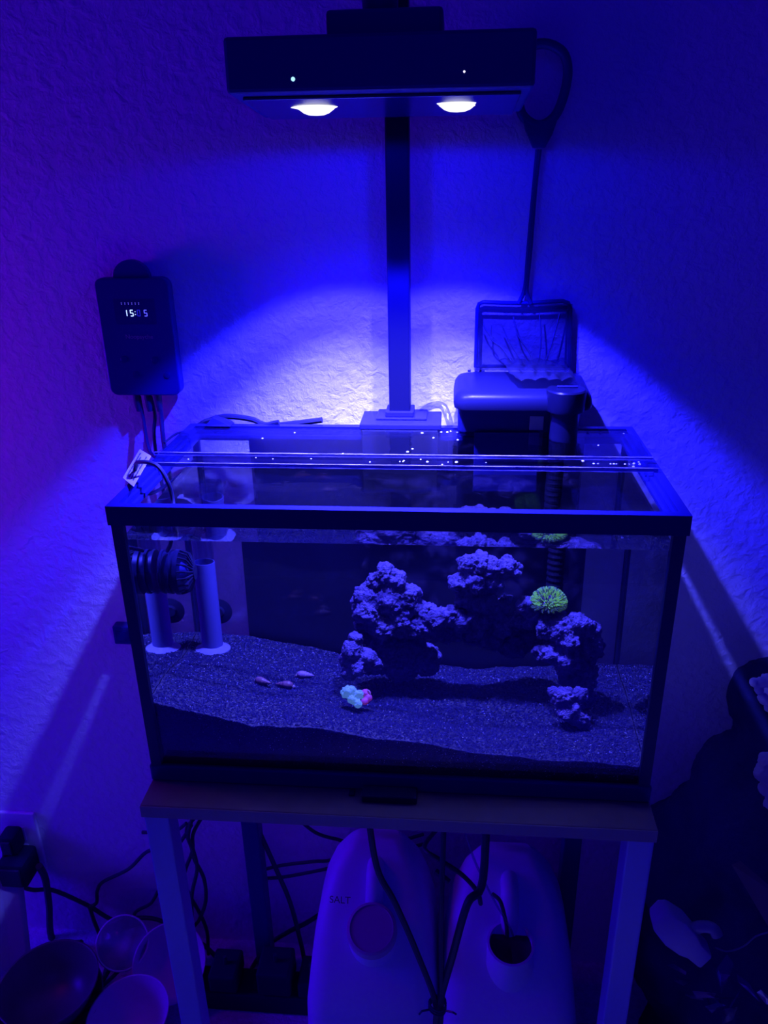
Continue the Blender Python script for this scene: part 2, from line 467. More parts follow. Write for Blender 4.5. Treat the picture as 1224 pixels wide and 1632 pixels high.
b0 = len(sb.v); sb.v += [(sb.v[i][0], sb.v[i][1], 0.0078) for i in edge]; L_ = len(edge)
for k in range(L_):
    l = (k+1) % L_; sb.f.append((edge[k], b0+k, b0+l, edge[l])); sb.m.append(0)
sb.f.append(tuple(b0+k for k in range(L_-1, -1, -1))); sb.m.append(0)
def grain(b, c, r, mi):
    a = random.uniform(0, 6.28); s1 = r*random.uniform(.7, 1.2); s2 = r*random.uniform(.6, 1.1); s3 = r*random.uniform(.5, .9)
    ux, uy = math.cos(a)*s1, math.sin(a)*s1
    x, y, z = c
    b.add([(x+ux, y+uy, z), (x-uy*.8, y+ux*.8, z+.2*r), (x-ux, y-uy, z), (x+uy*.9, y-ux*.9, z-.1*r), (x, y, z+s3), (x, y, z-s3)],
          [(0,1,4),(1,2,4),(2,3,4),(3,0,4),(1,0,5),(2,1,5),(3,2,5),(0,3,5)], mi)
for i in range(26000):
    x = random.uniform(-.247, .247); y = random.uniform(.010, .2425)
    grain(sb, (x, y, sand_z(x, y)+.0003), random.uniform(.0008, .0019), 1)
for i in range(9000):       # grains pressed against the front glass below the surface
    x = random.uniform(-.248, .248); zs = sand_z(x, SY0)
    z = zs - random.random()**1.6*min(.055, zs - .024)
    grain(sb, (x, SY0 + .0002, z), random.uniform(.0007, .0013), 1)
for i in range(420):
    x = random.uniform(-.2, .246)**1; zs = sand_z(x, SY0)
    z = zs - .002 - random.random()**1.3*min(.030, zs - .024)
    grain(sb, (x, SY0 - .0001, z), random.uniform(.0004, .0009), 2)
for i in range(260):
    x = random.uniform(-.245, .245); y = random.uniform(.010, .24)
    grain(sb, (x, y, sand_z(x, y)+.0010), random.uniform(.0004, .0008), 2)
sand = sb.build('sand_bed', [M_sand, M_grain, M_speck], None, fix=False)
tag(sand, 'sloping bed of coarse black sand with pale specks inside the aquarium', 'sand', kind='stuff')

# live rock pieces
def rock(label, blobs, disp=0.0042, seed=0.0, vox=0.00115, m=None):
    o = remesh_blobs('live_rock', blobs, vox, disp, m or M_rock, None, seed, grow=1.33)
    return tag(o, label, 'rock', 'live rock pieces in the aquarium')
def B(p, r): return (*p, r)
K = 1/1530.0
rock('tall lumpy live rock with a knob on top, left tower of the reef', [
    B((-0.0160, 0.1500, 0.1996), .0075), B((-0.0243, 0.1500, 0.1868), .009), B((-0.0055, 0.1500, 0.1873), .010), B((-0.0145, 0.1460, 0.1960), .008),
    B((-0.0314, 0.1500, 0.1664), .013), B((-0.0110, 0.1460, 0.1648), .015), B((0.0090, 0.1500, 0.1690), .011), B((-0.0431, 0.1500, 0.1585), .008),
    B((-0.0262, 0.1460, 0.1430), .014), B((-0.0340, 0.1360, 0.1546), .010), B((-0.0033, 0.1500, 0.1420), .017), B((0.0176, 0.1520, 0.1548), .009),
    B((-0.0344, 0.1580, 0.1182), .010), B((-0.0161, 0.1620, 0.1075), .018), B((0.0081, 0.1660, 0.1081), .016), B((-0.0270, 0.1620, 0.0829), .014),
    B((0.0009, 0.1660, 0.0772), .017), B((0.0255, 0.1700, 0.0827), .015), B((-0.0410, 0.1400, 0.1336), .006), B((-0.0175, 0.1340, 0.1337), .009)], seed=1.3)
rock('small pale live rock chunk at the foot of the left tower', [
    B((-0.0485, 0.1180, 0.1158), .009), B((-0.0564, 0.1180, 0.1038), .007), B((-0.0440, 0.1140, 0.0966), .009), B((-0.0341, 0.1200, 0.1052), .008),
    B((-0.0451, 0.1220, 0.1273), .006), B((-0.0526, 0.1160, 0.0874), .007), B((-0.0242, 0.1220, 0.0951), .006)], 0.003, 2.1, 0.0013)
rock('flat bridging live rock between the left tower and the high centre rock', [
    B((0.0306, 0.1480, 0.1492), .011), B((0.0441, 0.1460, 0.1451), .012), B((0.0574, 0.1480, 0.1500), .010), B((0.0682, 0.1500, 0.1419), .012),
    B((0.0213, 0.1420, 0.1346), .010), B((0.0104, 0.1460, 0.1310), .009), B((0.0360, 0.1500, 0.1301), .012), B((0.0564, 0.1560, 0.1258), .012), B((0.0802, 0.1600, 0.1249), .012)], seed=3.7)
rock('high centre live rock with a snout pointing right', [
    B((0.0714, 0.1500, 0.2089), .008), B((0.0824, 0.1480, 0.2099), .009), B((0.0974, 0.1480, 0.2067), .009), B((0.1109, 0.1480, 0.2071), .009), B((0.1212, 0.1460, 0.2045), .006),
    B((0.0640, 0.1500, 0.1868), .008), B((0.0784, 0.1480, 0.1880), .011), B((0.0962, 0.1500, 0.1863), .010), B((0.0723, 0.1520, 0.1700), .009),
    B((0.0878, 0.1540, 0.1636), .012), B((0.1028, 0.1580, 0.1534), .010), B((0.0831, 0.1560, 0.1421), .011), B((0.1104, 0.1620, 0.1328), .012),
    B((0.1268, 0.1600, 0.1396), .009), B((0.1131, 0.1600, 0.1642), .005), B((0.1367, 0.1620, 0.1453), .009), B((0.0978, 0.1720, 0.1164), .014), B((0.1259, 0.1800, 0.1060), .015), B((0.1457, 0.1760, 0.1164), .012)], seed=5.2)
rock('thin ledge of live rock under the green coral', [
    B((0.1335, 0.1450, 0.1627), .008), B((0.1431, 0.1450, 0.1555), .008), B((0.1550, 0.1430, 0.1508), .008), B((0.1694, 0.1430, 0.1498), .008), B((0.1400, 0.1500, 0.1443), .008), B((0.1603, 0.1520, 0.1381), .009)], 0.003, 6.4)
rock('big block of live rock at the right end of the reef', [
    B((0.1534, 0.1320, 0.1411), .009), B((0.1694, 0.1300, 0.1425), .012), B((0.1879, 0.1300, 0.1455), .012), B((0.1989, 0.1320, 0.1390), .009), B((0.1773, 0.1240, 0.1326), .011),
    B((0.1624, 0.1260, 0.1144), .010), B((0.1786, 0.1220, 0.1107), .011), B((0.2015, 0.1320, 0.1225), .011), B((0.2075, 0.1340, 0.1141), .007), B((0.1738, 0.1460, 0.1151), .016),
    B((0.1947, 0.1460, 0.1004), .014), B((0.2030, 0.1360, 0.0913), .008), B((0.1517, 0.1380, 0.1100), .007), B((0.2018, 0.1320, 0.0758), .008), B((0.2061, 0.1300, 0.0610), .007),
    B((0.1759, 0.1200, 0.0999), .007), B((0.1898, 0.1460, 0.0764), .011), B((0.1981, 0.1400, 0.0475), .010)], seed=7.9)
rock('slanting wedge of live rock leaning on the sand at the right front', [
    B((0.1751, 0.0920, 0.0768), .010), B((0.1633, 0.0940, 0.0831), .005), B((0.1915, 0.0960, 0.0787), .007), B((0.1810, 0.0900, 0.0639), .010),
    B((0.1907, 0.0880, 0.0535), .008), B((0.1978, 0.0860, 0.0429), .0055), B((0.2012, 0.0860, 0.0334), .004)], 0.003, 9.1, 0.0013)
for k, (p, r) in enumerate((((0.0539, 0.1500, 0.0663), .007), ((0.0748, 0.1500, 0.0614), .006))):
    pass

# green star-polyp coral
gc = Vector((0.1562, 0.1400, 0.1699))
gt = thing('tentacled_coral', 'fluorescent green coral tuft of fine tentacles on the right rock ledge', 'coral', tuple(gc + Vector((0, 0, -0.010))))
M_gbase = mat('coral_base', (0.10, 0.04, 0.20), 0.7)
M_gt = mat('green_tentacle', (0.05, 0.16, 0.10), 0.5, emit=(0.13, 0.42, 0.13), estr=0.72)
b = MB(); b.lathe([(.0001, -.010), (.010, -.009), (.0150, -.003), (.0140, .002), (.009, .007), (.0001, .009)], gc, 20)
b.build('coral_base', M_gbase, gt, smooth=True)
b = MB()
for i in range(720):
    z = random.uniform(-0.35, 1); a = random.uniform(0, 2*PI); q = math.sqrt(1-z*z)
    d = Vector((q*math.cos(a), q*math.sin(a), z))
    bend = Vector((random.uniform(-.5, .5), random.uniform(-.5, .5), random.uniform(-.2, .6)))
    p0 = gc + Vector((d.x*.0135, d.y*.0135, d.z*.0115)); p1 = p0 + d*.0036 + bend*.0008; p2 = p1 + (d+bend*.9).normalized()*.0026
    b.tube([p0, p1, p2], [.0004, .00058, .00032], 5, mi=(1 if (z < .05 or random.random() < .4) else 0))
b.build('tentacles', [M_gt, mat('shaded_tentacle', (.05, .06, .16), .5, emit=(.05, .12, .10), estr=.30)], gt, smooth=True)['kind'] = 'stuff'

# teal encrusting coral on a disc
bc = Vector((-0.0437, 0.0780, 0.0791))
bc.z = max(bc.z, sand_z(bc.x, bc.y) + 0.006)
bt = thing('encrusting_coral', 'teal glowing lump of coral lying on the sand in front of the reef', 'coral', (bc.x, bc.y, bc.z - 0.009))
def off(c, x, y, z): return (c.x + x, c.y + y, c.z + z)
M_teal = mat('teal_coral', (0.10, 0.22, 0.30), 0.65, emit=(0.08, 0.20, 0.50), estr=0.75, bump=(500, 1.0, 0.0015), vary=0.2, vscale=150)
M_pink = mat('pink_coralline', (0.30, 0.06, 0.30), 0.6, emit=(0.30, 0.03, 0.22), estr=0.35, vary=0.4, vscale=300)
remesh_blobs('coral_lobe', [(*off(bc, -.010, 0, .001), .0075), (*off(bc, -.003, .002, .002), .007), (*off(bc, .004, 0, .0005), .0065), (*off(bc, -.004, -.006, -.004), .0055), (*off(bc, .004, -.009, -.006), .0045)], .0007, .0026, M_teal, bt, 3.0)
remesh_blobs('coralline_edge', [(*off(bc, .0105, .002, .001), .0052), (*off(bc, .013, -.001, -.003), .0045), (*off(bc, .010, -.005, -.006), .004)], .0009, .001, M_pink, bt, 4.0)
b = MB(); b.tube([off(bc, .011 + .005*math.cos(t), -.002 + .002*math.sin(t*.7), -.002 + .0085*math.sin(t)) for t in [(-70 + 14*i)*PI/180 for i in range(11)]], .0007, 6)
b.build('frag_disc_rim', mat('frag_disc', (.4, .3, .4), .5), bt, smooth=True)

# snails
def snail(px, ang, tint, label):
    c = Vector(px); c.z = sand_z(c.x, c.y) + 0.0035
    t = thing('snail', label, 'snail', (c.x, c.y, c.z - .0035), 'snails on the sand'); t.rotation_euler = (0, 0, ang)
    t.location = (c.x, c.y, c.z - .0035)
    L = .0215
    prof = [(.0001, -.0085), (.0030, -.0075), (.0047, -.0045), (.0050, -.0020), (.0044, .0002), (.0046, .0012), (.0038, .0032), (.0034, .0036), (.0035, .0046), (.0027, .0064), (.0023, .0067), (.0024, .0076), (.0016, .0095), (.0013, .0098), (.0012, .0105), (.0001, .0125)]
    me = MB().lathe(prof, (0, 0, .0035), 16, 'x')
    sh = me_build_local(me, 'shell', mat('snail_shell_' + tint, {'brown': (.16, .07, .12), 'pale': (.24, .15, .30)}[tint], .45, vary=.4, vscale=500), t)
    b2 = MB().lathe([(.0001, -.0035), (.0022, -.002), (.0026, 0), (.0001, .0012)], (-.0075, 0, .0015), 10, 'x')
    me_build_local(b2, 'foot', mat('snail_foot', (.2, .14, .24), .6), t)
def me_build_local(mb, name, m, parent):
    me = bpy.data.meshes.new(name); me.from_pydata(mb.v, [], mb.f); me.materials.append(m)
    for p in me.polygons: p.use_smooth = True
    o = bpy.data.objects.new(name, me); C.objects.link(o); o.parent = parent; return o
snail((-0.1083, 0.1500, 0.0761), math.radians(-8), 'pale', 'palest of three small snails, the one farthest from the front glass')
snail((-0.1506, 0.1150, 0.0773), math.radians(-25), 'brown', 'brown snail on the sand, farthest left of the three')
snail((-0.1240, 0.1150, 0.0782), math.radians(172), 'brown', 'brown snail on the sand with its tip pointing left at the other brown snail')

# wave pump, clear tubes
pc = Vector((-0.2485, 0.12, 0.204))
pt = thing('wave_pump', 'round black wave pump fixed inside the left glass', 'pump', (pc.x, pc.y, pc.z))
b = MB(); b.lathe([(.020, 0.0), (.0245, .002), (.0245, .0045), (.0225, .005), (.0225, .0085), (.0245, .009), (.0245, .0125), (.0225, .013), (.0225, .0165), (.0250, .017), (.0250, .022)], pc, 32, 'x')
b.build('ribbed_body', mat('satin_black_plastic', (.010, .010, .06), .35, .4, tint=(.3, .3, 1)), pt, smooth=True)
b = MB()
for i in range(18):
    a = 2*PI*i/18
    b.tube([pc + Vector((.022, .024*math.cos(a), .024*math.sin(a))), pc + Vector((.030, .021*math.cos(a), .021*math.sin(a))), pc + Vector((.035, .008*math.cos(a), .008*math.sin(a)))], .0011, 6)
b.lathe([(.0085, .033), (.0085, .0365), (.0001, .037)], pc, 16, 'x')
b.build('grille', M_blackmatte, pt, smooth=True)
b = MB(); b.lathe([(.0001, .021), (.012, .021), (.008, .027), (.0001, .030)], pc, 20, 'x')
b.build('impeller_hub', M_black, pt, smooth=True)

def lift_tube(x, y, zb_, zt_, label):
    t = thing('lift_tube', label, 'tube', (x, y, zb_))
    n = 24
    b = MB(); b.lathe([(.0118, 0.100), (.0118, zt_-zb_), (.0104, zt_-zb_), (.0104, 0.100)], (x, y, zb_), n); b.build('clear_tube', M_acryl, t, smooth=True)
    b = MB(); b.lathe([(.0122, .004), (.0122, .112), (.0108, .112), (.0108, .004)], (x, y, zb_), n); b.build('frosted_sleeve', mat('frosted_white_tube', (.10, .10, .36), .35), t, smooth=True)
    b = MB(); b.lathe([(.0125, .006), (.017, .003), (.0205, .0015), (.0205, 0), (.011, 0)], (x, y, zb_), n); b.build('flared_foot', mat('flared_foot_plastic', (.20, .20, .50), .25), t, smooth=True)
tx, ty, tz = (-0.2213, 0.1950, 0.0809)
lift_tube(tx + .001, ty, sand_z(tx, ty) + .0015, .262, 'upright clear tube with frosted sleeve and flared foot on the sand')
dx_ = Vector((-0.2179, 0.2430, 0.1068))
b = MB(); b.lathe([(.0001, -.004), (.006, -.004), (.008, -.0015), (.0165, 0), (.0165, .0008)], (dx_.x - .003, .2445, dx_.z), 28, 'y')
tag(b.build('suction_disc', M_blackmatte, None, smooth=True), 'round black suction disc on the rear glass behind the upright tube', 'suction cup')

# ------------------------------------------------------------------ glass lid
lid = thing('glass_lid', 'clear hinged glass lid covering the rear half of the aquarium', 'lid', (0, 0.17, 0.3143))
MB().box(-0.2565, 0.252, 0.130, 0.226, 0.3143, 0.3173).build('glass_sheet', M_lid, lid)
MB().box(-0.2565, 0.252, 0.1065, 0.1295, 0.3143, 0.3175).build('front_strip', M_lid, lid)
b = MB(); b.box(-0.2570, 0.2525, 0.1045, 0.1064, 0.3141, 0.3183); b.box(-0.2570, 0.2525, 0.1296, 0.1322, 0.3174, 0.3205)
b.build('hinge_strip', M_edge, lid)
b = MB()
for k in range(46):
    x = random.choice((random.uniform(-.25, .25), random.uniform(.18, .245), random.uniform(0, .06)))
    y = random.choice((random.uniform(.108, .128), random.uniform(.134, .222), .118, .216))
    r = random.uniform(.0006, .0017)
    b.lathe([(r, 0), (r*.85, r*.35), (r*.45, r*.6), (.00001, r*.68)], (x, y, .3175), 10)
b.build('water_drops', mat('water_drop', (.5, .55, .9), .03, 1.0, coat=1.0), lid, smooth=True)['kind'] = 'stuff'

# ------------------------------------------------------------------ light fixture
lf = thing('aquarium_light', 'black box light hanging over the tank with two glowing lenses', 'lamp', (-0.008, 0.125, 0.634))
MB().hexa([(-.129, .060, .6450), (.112, .060, .6440), (.112, .190, .634), (-.129, .190, .634), (-.129, .062, .6845), (.112, .062, .6840), (.112, .190, .676), (-.129, .190, .676)]).build('housing', mat('lamp_housing_black', (.010, .010, .16), .5, .3), lf, 0.003)  # housing's blue lift is camera haze put into the black
MB().hexa([(-.120, .075, .6410), (.103, .075, .6400), (.103, .182, .6315), (-.120, .182, .6320), (-.120, .075, .6436), (.103, .075, .6430), (.103, .182, .6355), (-.120, .182, .6355)]).build('lens_plate', M_blackgloss, lf, 0.001)
M_lens = mat('glowing_lens', (.9, .9, 1), .2, emit=(1.0, 1.0, 1.0), estr=1.1)
for x, y in LENSES:
    lo = MB().lathe([(.0225, .0), (.0228, -.0010), (.0160, -.0018), (.0138, -.0032), (.0110, -.0052), (.0065, -.0067), (.0001, -.0072)], (x, y, .6385), 32).build('lens', M_lens, lf, smooth=True)
M_led = mat('status_led', (.5, .9, 1), .3, emit=(.5, 1.0, 1.0), estr=1.0)
p = (-0.0750, 0.0600, 0.6539)
MB().lathe([(.0016, 0), (.0016, -.0012), (.0001, -.0016)], (p[0], .0612, p[2]), 12, 'y').build('status_led', M_led, lf)
p = (0.0579, 0.0600, 0.6556)
MB().lathe([(.0009, 0), (.0009, -.0012), (.0001, -.0016)], (p[0], .0612, p[2]), 12, 'y').build('status_led', mat('white_led', (1, 1, 1), .3, emit=(1, .95, 1), estr=1.0), lf)
MB().box(-.051, .041, .085, .155, .6770, .7035).build('mounting_bracket', M_black, lf, 0.003)
for x in (-.040, .030):
    MB().lathe([(.003, 0), (.003, .0012), (.0001, .0016)], (x, .100, .7035), 12).build('screw', M_steel, lf)

ls = thing('light_stand', 'square black pole on a clamp at the rear rim, holding the light', 'stand', (-0.008, 0.268, 0.3))
M_jaw = mat('clamp_jaw_black', (.003, .003, .02), .6, .2)
pole = MB(); pole.box(-.0200, .0045, .2560, .2800, .3175, .765); pole.build('pole', M_alu, ls, 0.0018)
MB().box(-.0190, .0035, .120, .2800, .7655, .789).build('arm', M_alu, ls, 0.0018)
b = MB(); b.lathe([(.0001, .7035), (.0125, .7035), (.0145, .708), (.0150, .716), (.0135, .722), (.009, .726), (.008, .768)], (-.011, .122, 0), 24)
b.build('knob', M_black, ls, smooth=True)
b = MB(); b.box(-.0525, .0405, .232, .2870, .3145, .3210); b.box(-.0350, .024, .248, .2870, .3210, .3235)
b.build('clamp_plate', M_black, ls, 0.0012)
b = MB(); b.box(-.0240, .0085, .2520, .2840, .3235, .3300); b.build('pole_socket', M_black, ls, 0.001)
MB().box(-.0495, .037, .2290, .2330, .236, .3144).build('inner_jaw', M_jaw, ls, 0.001)
MB().box(-.030, .020, .2540, .2600, .255, .3144).build('outer_jaw', M_jaw, ls, 0.001)

# ------------------------------------------------------------------ hang-on filter
ft = thing('hang_on_filter', 'black hang-on filter with rounded lid on the rear right rim', 'filter', (0.128, 0.24, 0.3))
b = MB(); b.loft([[(x, y, .3155) for x, y in rrect(.126, .2535, .0665, .0290, .008)], [(x, y, .349) for x, y in rrect(.127, .2535, .0680, .0300, .008)]])
b.build('filter_body', M_blackgloss, ft, smooth=True)
b = MB(); b.box(.075, .180, .2525, .2865, .20, .3156); b.build('rear_chamber', M_black, ft, 0.004)
rings = []
for z, dw, dz_ in ((.3480, 0, 0), (.3530, .0008, 0), (.3600, -.0006, .004), (.3640, -.004, .006), (.3655, -.010, .0068)):
    rings.append([(x, y, z + dz_*(y-.20)/.09) for x, y in rrect(.1285, .2420, .0735+dw, .0440+dw, .015)])
b = MB(); b.loft(rings); b.build('filter_lid', mat('lid_gloss_black', (.006, .006, .036), .34, .25, tint=(.25, .25, 1)), ft, smooth=True)
for x in (.070, .078, .086):
    MB().box(x, x+.0035, .2770, .2815, .3708, .3722).build('vent_slot', M_blackmatte, ft)
b = MB(); b.lathe([(.0150, .3150), (.0150, .3460), (.0200, .3470), (.0210, .3500), (.0210, .3690), (.0195, .3705), (.0001, .3705)], (.1735, .2050, 0), 32)
b.build('intake_cap', mat('intake_black', (.004, .004, .024), .3, .25, tint=(.25, .25, 1)), ft, smooth=True)
MB().box(.1640, .1860, .2080, .2120, .3706, .3722).build('cap_handle', M_black, ft, 0.0006)
b = MB()
zz = [.316 - i*.0035 for i in range(48)]
b.lathe([((.0098 if i % 2 else .0088), z) for i, z in enumerate(zz)], (.1700, .2250, 0), 20); b.build('ribbed_intake', mat('ribbed_black', (.003, .003, .02), .6, .2), ft, smooth=False)
MB().box(.1385, .1540, .2235, .2255, .3180, .3345).build('overflow_flap', mat('translucent_blue_flap', (.30, .32, .55), .3), ft, 0.0008)
b = MB(); b.box(.078, .150, .2200, .2228, .245, .3165); b.build('outflow_lip', M_black, ft, 0.001)

# ------------------------------------------------------------------ fish net
nt_ = thing('fish_net', 'black fish net standing on the filter lid, its handle rising along the wall', 'net', (0.132, 0.291, 0.37))
YF = .2915
fr = [(.0795, .373), (.0795, .4400), (.0812, .4455), (.0860, .4475), (.1080, .4465), (.1330, .4460), (.1600, .4475), (.1745, .4480), (.1805, .4460), (.1835, .4400), (.1850, .4150), (.1870, .3730)]
b = MB(); b.tube([(x, YF, z) for x, z in fr], .0024, 8); b.tube([(x, YF, z) for x, z in ((.0795, .374), (.1330, .3745), (.1870, .374))], .0020, 8)
b.build('frame', M_blackgloss, nt_, smooth=True)
M_net = bpy.data.materials.new('fine_black_mesh'); M_net.use_nodes = True
_n = M_net.node_tree; _n.nodes.clear()
_o = _n.nodes.new('ShaderNodeOutputMaterial'); _m = _n.nodes.new('ShaderNodeMixShader'); _m.inputs[0].default_value = 0.68
_t = _n.nodes.new('ShaderNodeBsdfTransparent'); _d = _n.nodes.new('ShaderNodeBsdfDiffuse'); _d.inputs[0].default_value = (.012, .012, .045, 1)
_n.links.new(_t.outputs[0], _m.inputs[1]); _n.links.new(_d.outputs[0], _m.inputs[2]); _n.links.new(_m.outputs[0], _o.inputs[0])
M_nethem = mat('net_hem', (.02, .02, .08), .6)
def sheet(b, f, nu, nv):
    vs = [f(i/nu, j/nv) for j in range(nv+1) for i in range(nu+1)]; fs = []
    for j in range(nv):
        for i in range(nu):
            a = j*(nu+1)+i; fs.append((a, a+1, a+nu+2, a+nu+1))
    b.add(vs, fs)
b = MB()
def netf(u, v):
    x = .081 + .104*u; z = .4455 - .074*v
    fold = .0016*math.sin(u*21 + v*7) + .0014*noise.noise(Vector((u*6, v*5, 1)))
    return (x + .004*(u-.5)*v, YF - .0035 - abs(fold)*v*1.3 - .004*v*v, z)
sheet(b, netf, 60, 30)
b.build('mesh_bag', M_net, nt_, smooth=True, fix=False)
b = MB()
def bagf(u, v):   # the slack end of the bag lies over the filter lid
    x = .105 + .075*u + .010*v; y = YF - .007 - .070*v
    z = .3745 + .006*(1-v) + .0035*abs(math.sin(u*14 + 5*v)) + .004*noise.noise(Vector((u*7, v*8, 4))) + .0015
    return (x + .012*(u-.5)*-v, y, z)
sheet(b, bagf, 46, 40); b.build('slack_bag', M_net, nt_, smooth=True, fix=False)
b = MB()
hem = [(.0825, .4405), (.108, .4395), (.133, .4390), (.160, .4402), (.1795, .441)]
b.tube([(x, YF - .001, z) for x, z in hem], .0016, 6)
b.tube([(.0835, YF-.001, .438), (.0835, YF-.001, .375)], .0014, 6); b.tube([(.1800, YF-.001, .438), (.1825, YF-.001, .375)], .0014, 6)
b.build('hem', M_nethem, nt_, smooth=True)
b = MB()
for P_ in ([(0.0956, 0.2860, 0.4228), (0.0960, 0.2840, 0.4076), (0.1085, 0.2830, 0.3970), (0.1219, 0.2810, 0.3794)], [(0.1199, 0.2860, 0.4318), (0.1263, 0.2840, 0.4111), (0.1392, 0.2830, 0.3934), (0.1447, 0.2810, 0.3794)],
           [(0.1491, 0.2870, 0.4350), (0.1520, 0.2850, 0.4073), (0.1506, 0.2830, 0.3804)], [(0.1714, 0.2870, 0.4349), (0.1649, 0.2850, 0.4037), (0.1578, 0.2830, 0.3790)], [(0.0863, 0.2870, 0.4247), (0.0909, 0.2860, 0.4157), (0.1012, 0.2850, 0.4038)],
           [(0.1077, 0.2870, 0.4212), (0.1190, 0.2840, 0.4004), (0.1341, 0.2810, 0.3779)]):
    b.tube(smoothpath(P_, 5), .0008, 6)
b.build('folds', M_nethem, nt_, smooth=True)
# handle: two wires closing into one, then the plastic grip with its loop
b = MB(); b.tube(smoothpath([(0.1251, 0.2900, 0.4457), (0.1301, 0.2900, 0.4567), (0.1323, 0.2900, 0.4690), (0.1332, 0.2890, 0.5024), (0.1356, 0.2880, 0.5661), (0.1373, 0.2870, 0.6037)], 6), .0024, 8)
b.tube(smoothpath([(0.1391, 0.2900, 0.4457), (0.1343, 0.2900, 0.4567), (0.1336, 0.2900, 0.4690), (0.1352, 0.2890, 0.5024), (0.1369, 0.2880, 0.5661), (0.1393, 0.2870, 0.6037)], 6), .0024, 8)
b.build('handle_wire', M_blackgloss, nt_, smooth=True)
loop = [(0.1366, 0.2860, 0.6261), (0.1526, 0.2860, 0.6344), (0.1607, 0.2860, 0.6542), (0.1629, 0.2860, 0.6754), (0.1569, 0.2860, 0.6910), (0.1410, 0.2860, 0.6990), (0.1244, 0.2860, 0.6973), (0.1157, 0.2860, 0.6861), (0.1144, 0.2860, 0.6610), (0.1194, 0.2860, 0.6369)]
lp = [Vector(p) for p in loop]; N_ = len(lp); path = []
for i in range(N_):
    a, b_, c_, d_ = lp[i-1], lp[i], lp[(i+1) % N_], lp[(i+2) % N_]
    for j in range(5):
        t = j/5; path.append(0.5*((2*b_)+(c_-a)*t+(2*a-5*b_+4*c_-d_)*t*t+(3*b_-a-3*c_+d_)*t**3))
b = MB(); b.tube(path, .0050, 10, closed=True)
g_ = [(0.1166, 0.2860, 0.6427), (0.1241, 0.2860, 0.6205), (0.1320, 0.2860, 0.6050), (0.1443, 0.2860, 0.6048), (0.1511, 0.2860, 0.6176), (0.1579, 0.2860, 0.6395), (0.1490, 0.2860, 0.6305), (0.1312, 0.2860, 0.6309)]
b.prism([(p[0], p[2]) for p in g_], .2815, .2905)
b.build('grip', M_black, nt_, 0.0008, smooth=True)

# ------------------------------------------------------------------ light controller on the wall
ct = thing('light_controller', 'black wall-hung controller box with glowing 15:05 clock display', 'controller', (-0.314, 0.285, 0.345))
x0, x1, z0, z1 = -.3590, -.2715, .3420, .4790
out = [(p[0], p[1]) for p in rrect((x0+x1)/2, (z0+z1)/2, (x1-x0)/2, (z1-z0)/2, .010, 6)]
MB().prism(out, .2740, .2900).build('case', M_black, ct, 0.0018)
tab = [(-.337 + 0, .4785)] + [(-.3150 + .0215*math.cos(a), .4785 + .0200*math.sin(a)) for a in [PI - PI*i/14 for i in range(15)]]
MB().prism(tab[1:], .2780, .2870).build('hanging_tab', M_black, ct, 0.0008)
b = MB(); b.lathe([(.0045, -.002), (.0045, .0135)], (-.3150, .2865, .4870), 14, 'y'); b.build('wall_hook', M_steel, ct)
YD = .2738
disp = MB().box(-.3385, -.2900, .27395, .2742, .4270, .4560).build('display', mat('display_window', (.012, .011, .12), .3), ct)
SEG = {'a': (0, 1, 1, 1), 'b': (1, .5, 1, 1), 'c': (1, 0, 1, .5), 'd': (0, 0, 1, 0), 'e': (0, 0, 0, .5), 'f': (0, .5, 0, 1), 'g': (0, .5, 1, .5)}
DIG = {'1': 'bc', '5': 'afgcd', '0': 'abcdef'}
M_dig = mat('display_digit', (.6, .7, 1), .4, emit=(.45, .62, 1.0), estr=1.7)
M_digdim = mat('display_digit_dim', (.05, .05, .3), .4, emit=(.01, .01, .42), estr=1.0)
M_digmid = mat('display_digit_mid', (.3, .3, .8), .4, emit=(.12, .12, .95), estr=1.0)
def digit(ch, px, m):
    cx, cz = px[0], px[2]; w_, h_ = .0015, .0066
    b = MB()
    for s_ in DIG[ch]:
        ax, az, bx, bz = SEG[s_]
        p1 = (cx + (ax-.5)*2*w_, YD, cz + (az-.5)*h_); p2 = (cx + (bx-.5)*2*w_, YD, cz + (bz-.5)*h_)
        if ch == '1': p1 = (cx, YD, p1[2]); p2 = (cx, YD, p2[2])
        b.tube([p1, p2], .0005, 6)
    b.build('display_digit', m, disp)
digit('1', (-0.3242, 0.2738, 0.4399), M_dig); digit('5', (-0.3183, 0.2738, 0.4399), M_dig)
digit('0', (-0.3100, 0.2738, 0.4399), M_digdim); digit('5', (-0.3018, 0.2738, 0.4398), M_digmid)
b = MB(); q = (-0.3141, 0.2738, 0.4399)
for dz_ in (-.0016, .0016): b.tube([(q[0], YD, q[2]+dz_-.0003), (q[0], YD, q[2]+dz_+.0003)], .0006, 6)
b.build('display_colon', M_dig, disp)
M_icon = mat('display_icon', (.3, .3, .7), .4, emit=(.10, .08, .60), estr=1.0)
for i, xx in enumerate((193.5, 199, 204.5, 210, 215.5, 221)):
    q = {0: (-0.3290, 0.2738, 0.4506), 1: (-0.3249, 0.2738, 0.4506), 2: (-0.3208, 0.2738, 0.4506), 3: (-0.3167, 0.2738, 0.4505), 4: (-0.3126, 0.2738, 0.4505), 5: (-0.3085, 0.2738, 0.4505)}[i]
    b = MB(); b.tube([(q[0], YD, q[2]+.0010), (q[0], YD, q[2]+.0013)], .0007, 6); b.tube([(q[0], YD, q[2]-.0012), (q[0], YD, q[2]+.0004)], .00032, 5)
    b.build('display_icon', M_icon, disp)
